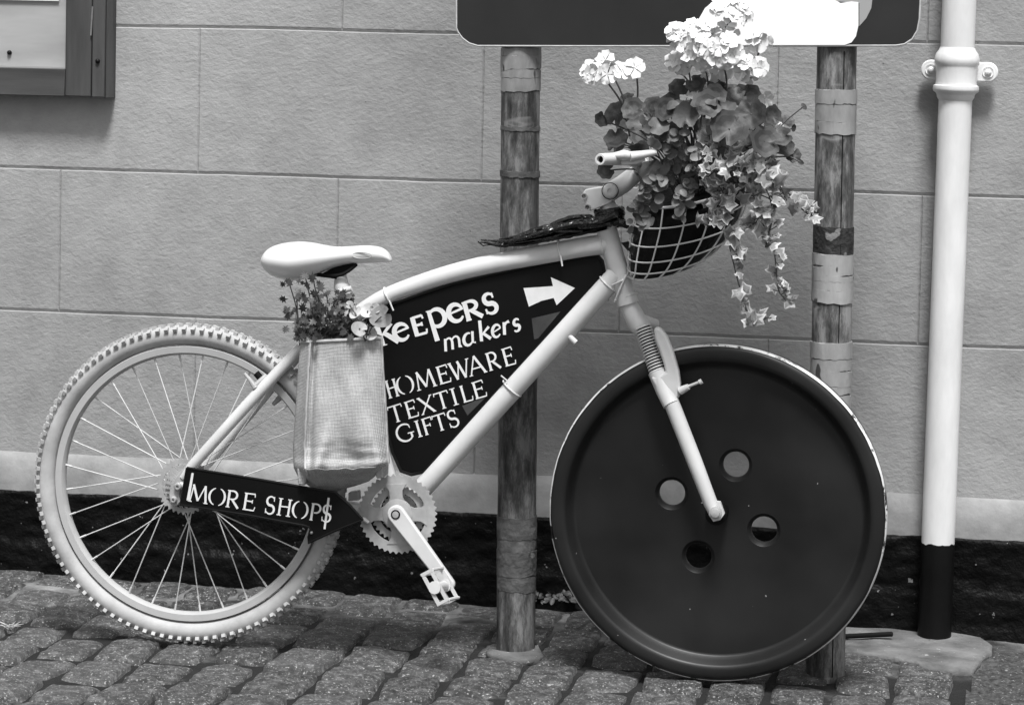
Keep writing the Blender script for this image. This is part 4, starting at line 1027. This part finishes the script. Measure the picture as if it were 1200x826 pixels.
# geranium
gr = thing('geranium', 'white flowering geranium with round scalloped leaves filling the wire basket', 'plant', B(808, 225))
lf, stm = MB(), MB()
heart = B(812, 228)
spots = []
def add_leaf(px, py, dy, r, pale=False):
    c = B(px, py, dy); lf_ = lf
    d = face_dir(.55, .45); d += (c-heart)*2.2
    leaf_round(lf_, c, d, r*SB, random.random()*6.3, 7, (1, 1) if pale else (0, 2))
    base = heart+Vector((random.uniform(-.04, .04), random.uniform(-.05, .05), 0)); mid = base.lerp(c, .55)+Vector((0, .012, .02)); stm.tube(smoothpath([base, mid, c-d.normalized()*.004], 5), .0017, 5)
for px, py, dy, r, pl in [(722, 133, -.11, 15, 0), (722, 163, -.12, 14, 0), (706, 140, -.1, 9, 0), (745, 146, -.14, 11, 1), (765, 142, -.14, 10, 1), (800, 132, -.16, 17, 0), (806, 133, -.2, 15, 1), (830, 118, -.16, 15, 0), (862, 112, -.13, 13, 0), (880, 112, -.1, 13, 0), (855, 150, -.25, 22, 0), (880, 133, -.23, 18, 0), (897, 165, -.24, 18, 0), (828, 122, -.25, 17, 0), (803, 135, -.25, 15, 1), (838, 112, -.24, 13, 0), (772, 148, -.24, 12, 1), (780, 128, -.23, 14, 0), (742, 128, -.2, 14, 0), (915, 160, -.12, 13, 0), (920, 172, -.1, 12, 0), (872, 165, -.17, 14, 0), (905, 135, -.1, 12, 0), (840, 100, -.1, 10, 0), (815, 98, -.12, 12, 0), (795, 103, -.1, 12, 0), (784, 118, -.12, 13, 0), (735, 118, -.1, 10, 0), (745, 178, -.12, 12, 0), (710, 200, -.1, 10, 0), (765, 125, -.1, 10, 0), (800, 155, -.2, 11, 1), (825, 150, -.19, 12, 1), (780, 160, -.2, 10, 1), (850, 128, -.17, 13, 1), (930, 182, -.09, 9, 0), (895, 190, -.12, 13, 0), (870, 205, -.14, 12, 0)]:
    add_leaf(px, py, dy, r, bool(pl))
for k in range(50):
    a = random.random()*2*pi; q = math.sqrt(random.random()); px, py = 822+105*q*cos(a), 162+62*q*sin(a)
    if px < 750 and py > 185: continue
    add_leaf(px, py, random.uniform(-.1, .14), random.uniform(9, 16), random.random() < .15)
for px, py in ((942, 125), (938, 190), (912, 200), (930, 150)):
    c = B(px, py, -.1); stm.tube(smoothpath([heart, B(890, 185, -.1), B((px+890)/2, (py+170)/2, -.1), c], 5), .0014, 5); leaf_oval(lf, c, face_dir(.6), .008, random.random()*6, .6, 0)
def flower_head(px, py, dy, rx, ry, n, stemx=None):
    c0 = B(px, py, dy); mb = MB(); base = B(stemx[0], stemx[1], dy*.7) if stemx else heart
    for k in range(n):
        a = random.random()*2*pi; q = math.sqrt(random.random()); h = math.sqrt(max(0, 1-q*q))
        c = c0+Vector((rx*SB*q*cos(a), -.03*h, ry*SB*q*sin(a)))
        nr = Vector((q*cos(a)*1.0+random.uniform(-.3, .3), -.9, q*sin(a)*1.0+.2+random.uniform(-.3, .3))); A, E, Nn = frame_of(nr, random.random()*6)
        R = random.uniform(9, 12)*SB; ph = random.random()*6
        for p in range(5):
            q_ = random.uniform(-.6, 1.2); th = ph+2*pi*p/5+random.uniform(-.12, .12); er = A*cos(th)+E*sin(th); et = -A*sin(th)+E*cos(th); off = Nn*(.0009*p)
            vs_ = [mb.v(c+off)]
            for (l, w2, hh) in ((.3, -.14, .03), (.7, -.5, .12), (1.0, -.4, .3*q_), (1.08, 0, .1), (1.0, .4, .34*q_), (.7, .5, .14), (.3, .14, .03)):
                vs_.append(mb.v(c+off+er*(R*l)+et*(R*w2)+Nn*(R*hh)))
            mid = mb.v(c+off+er*(R*.65)+Nn*(R*.06))
            vs2 = vs_; m = len(vs2)
            for j in range(m): mb.f([mid, vs2[j], vs2[(j+1) % m]])
        stm.tube([c-Nn*.003, c0+Vector((0, .012, -.02))], .0008, 4)
    mb.build('flower_head', M['petal'], gr, fix=False, sharp=False)
    foot = c0+Vector((0, .012, -.02)); stm.tube(smoothpath([base, base.lerp(foot, .5)+Vector((.006, 0, .01)), foot], 6), .0019, 6)
for a in [(712, 86, -.15, 26, 9, 8, (738, 160)), (746, 81, -.14, 3, 4, 1, (740, 150)), (716, 74, -.14, 8, 5, 2, (738, 160)), (795, 40, -.13, 9, 10, 5, (812, 130)), (820, 52, -.15, 24, 22, 17, (830, 130)), (845, 58, -.17, 22, 18, 14, (850, 130)), (850, 20, -.1, 26, 22, 15, (840, 120)), (795, 72, -.1, 9, 8, 5, (810, 120)), (840, 78, -.12, 16, 10, 10, (850, 120)), (880, 79, -.16, 13, 9, 8, (862, 135)), (895, 112, -.1, 5, 5, 1, (880, 150)), (905, 148, -.06, 6, 6, 2, (890, 170)), (890, 45, -.12, 12, 12, 5, (865, 130))]:
    flower_head(*a)
stm.build('stems', M['stem'], gr)
lf.build('foliage', [M['geranium'], M['geranium2'], M['geraniumzone']], gr, fix=False, sharp=False)

# small leaved trailing plant
st_ = thing('trailing_bedding_plant', 'small leaved pale trailing plant between the brake lever and the ivy', 'plant', B(780, 215, -.1))
lf, stm = MB(), MB()
runs = [[(800, 225, -.1), (790, 190, -.2), (775, 165, -.22), (760, 140, -.2)], [(800, 225, -.1), (800, 180, -.22), (795, 145, -.23), (805, 115, -.21)], [(795, 225, -.1), (770, 205, -.2), (752, 225, -.2), (748, 262, -.18)], [(800, 225, -.1), (785, 205, -.2), (770, 215, -.2), (762, 240, -.18)], [(805, 225, -.1), (815, 190, -.22), (830, 170, -.23), (838, 145, -.2)], [(800, 225, -.1), (810, 215, -.2), (800, 235, -.2), (802, 250, -.19)], [(800, 225, -.1), (822, 200, -.22), (840, 185, -.22), (850, 178, -.2)]]
for rn in runs:
    pa = smoothpath([B(*p) for p in rn], 8); stm.tube(pa, .0012, 5)
    for q in pa[6:]:
        for k in range(1 if random.random() < .5 else 2): leaf_oval(lf, q+Vector((random.uniform(-.016, .016), random.uniform(-.015, .008), random.uniform(-.014, .014))), face_dir(.6, .4), random.uniform(.008, .0145), random.random()*6.3, random.uniform(.55, .85))
for px, py in ((755, 248), (760, 258), (748, 244), (757, 262)): leaf_round(lf, B(px, py, -.19), face_dir(.4), 7*SB, random.random()*6, 5, (0, 0))
lf.build('foliage', M['small'], st_, fix=False, sharp=False); stm.build('stems', M['stem'], st_)

# ivy
iv = thing('variegated_ivy', 'variegated ivy with white edged leaves trailing from the right of the basket', 'plant', B(855, 225, -.12))
lf, stm = MB(), MB()
runs = [([(840, 225, -.1), (862, 205, -.22), (868, 190, -.24), (880, 200, -.22)], 1.1), ([(838, 225, -.1), (828, 212, -.22), (840, 200, -.25), (856, 205, -.24)], 1.1),
        ([(850, 222, -.1), (880, 228, -.2), (890, 245, -.19), (886, 262, -.18)], 1.0), ([(845, 225, -.1), (838, 240, -.2), (835, 255, -.2), (828, 268, -.2)], .9), ([(850, 220, -.1), (895, 205, -.22), (912, 215, -.2), (922, 235, -.18)], 1.1), ([(850, 222, -.1), (900, 232, -.2), (905, 255, -.19), (897, 290, -.18)], 1.0),
        ([(835, 225, -.1), (848, 215, -.19), (845, 240, -.2), (852, 275, -.19), (860, 310, -.18), (868, 340, -.17), (880, 372, -.17), (895, 374, -.17)], 1.0),
        ([(850, 215, -.1), (885, 210, -.2), (903, 235, -.19), (902, 270, -.18), (908, 300, -.17), (912, 338, -.17), (918, 348, -.17)], 1.0),
        ([(850, 215, -.1), (880, 195, -.2), (905, 205, -.18), (925, 228, -.16), (940, 245, -.15), (950, 252, -.15), (950, 240, -.15)], .8),
        ([(840, 222, -.1), (838, 200, -.22), (846, 185, -.22), (858, 180, -.2)], 1.1), ([(840, 222, -.1), (830, 205, -.22), (848, 228, -.21), (842, 260, -.2)], 1.1),
        ([(845, 222, -.1), (870, 190, -.22), (890, 185, -.2), (905, 195, -.18)], 1.0),
        ([(835, 222, -.1), (820, 190, -.23), (835, 165, -.22), (850, 165, -.2)], .9)]
for rn, sc in runs:
    pa = smoothpath([B(*p) for p in rn], 6); stm.tube(pa, .0013, 5)
    for i, q in enumerate(pa[5:]):
        if i % 2 == 0 or random.random() < .6:
            c = q+Vector((random.uniform(-.02, .02), random.uniform(-.022, .004), random.uniform(-.012, .012))); leaf_star(lf, c, face_dir(.85, .3), random.uniform(.011, .027)*sc, pi+random.uniform(-.9, .9)); stm.tube([q, c], .0009, 4)
lf.build('foliage', [M['ivy'], M['ivyedge']], iv, fix=False, sharp=False); stm.build('stems', M['stem'], iv)

# ------------------------------------------------------------------ small things on the ground
b = MB(); p0, p1 = T(988, 742), T(1046, 741, .02); p0.z = gz(p0.x)+.03; 
c0, c1 = G(985, 753), G(1045, 750); up = Vector((0, 0, .014)); b.tube([c0+up, c1+up], .0055, 10); tag(b.build('metal_rod', M['matblack']), 'thin black metal rod lying on the concrete beside the black wheel', 'rod')
b = MB(); c0, c1 = G(41, 657), G(60, 659); up = Vector((0, 0, .006)); b.tube([c0+up, c1+up], .004, 10); tag(b.build('cigarette_butt', M['letter']), 'white cigarette butt lying by the plinth behind the rear tyre', 'litter')
b = MB(); c = G(455, 693)
for k in range(14):
    leaf_oval(b, c+Vector((random.uniform(-.008, .008), random.uniform(-.008, .008), random.uniform(.004, .02))), face_dir(.9), .009, random.random()*6, .6)
tag(b.build('fallen_blossom', M['petal'], fix=False, sharp=False), 'small white blossom lying at the foot of the black plinth', 'blossom')
def weed(px, py, n, h, spread, label, m, kind):
    c = G(px, py); mb = MB()
    for k in range(n):
        a = random.random()*2*pi; l = h*random.uniform(.5, 1); d = Vector((cos(a)*spread, sin(a)*spread*.5-.003, l)); p = c+Vector((random.uniform(-.015, .015), random.uniform(-.01, .005), 0))
        if kind: mb.tube([p, p+d*.5+Vector((0, 0, .004)), p+d], [.0016, .0012, .0004], 4)
        else: leaf_oval(mb, p+Vector((d.x, d.y-.005, d.z*.8)), Vector((d.x*8, -1, .8)), random.uniform(.005, .010), random.random()*6, .6)
    tag(mb.build('weed', m, fix=False, sharp=False), label, 'weed')
weed(570, 700, 22, .05, .018, 'dry straw coloured tuft against the plinth left of the streaked post', M['straw'], 1)
weed(644, 712, 60, .05, .05, 'low dark weed between the streaked post and the black wheel', M['weed'], 0)
weed(272, 674, 26, .05, .04, 'straggly weed at the plinth seen through the rear wheel spokes', M['straw'], 1)
weed(12, 738, 16, .02, .03, 'tiny grass tuft between setts at the left edge', M['straw'], 1)
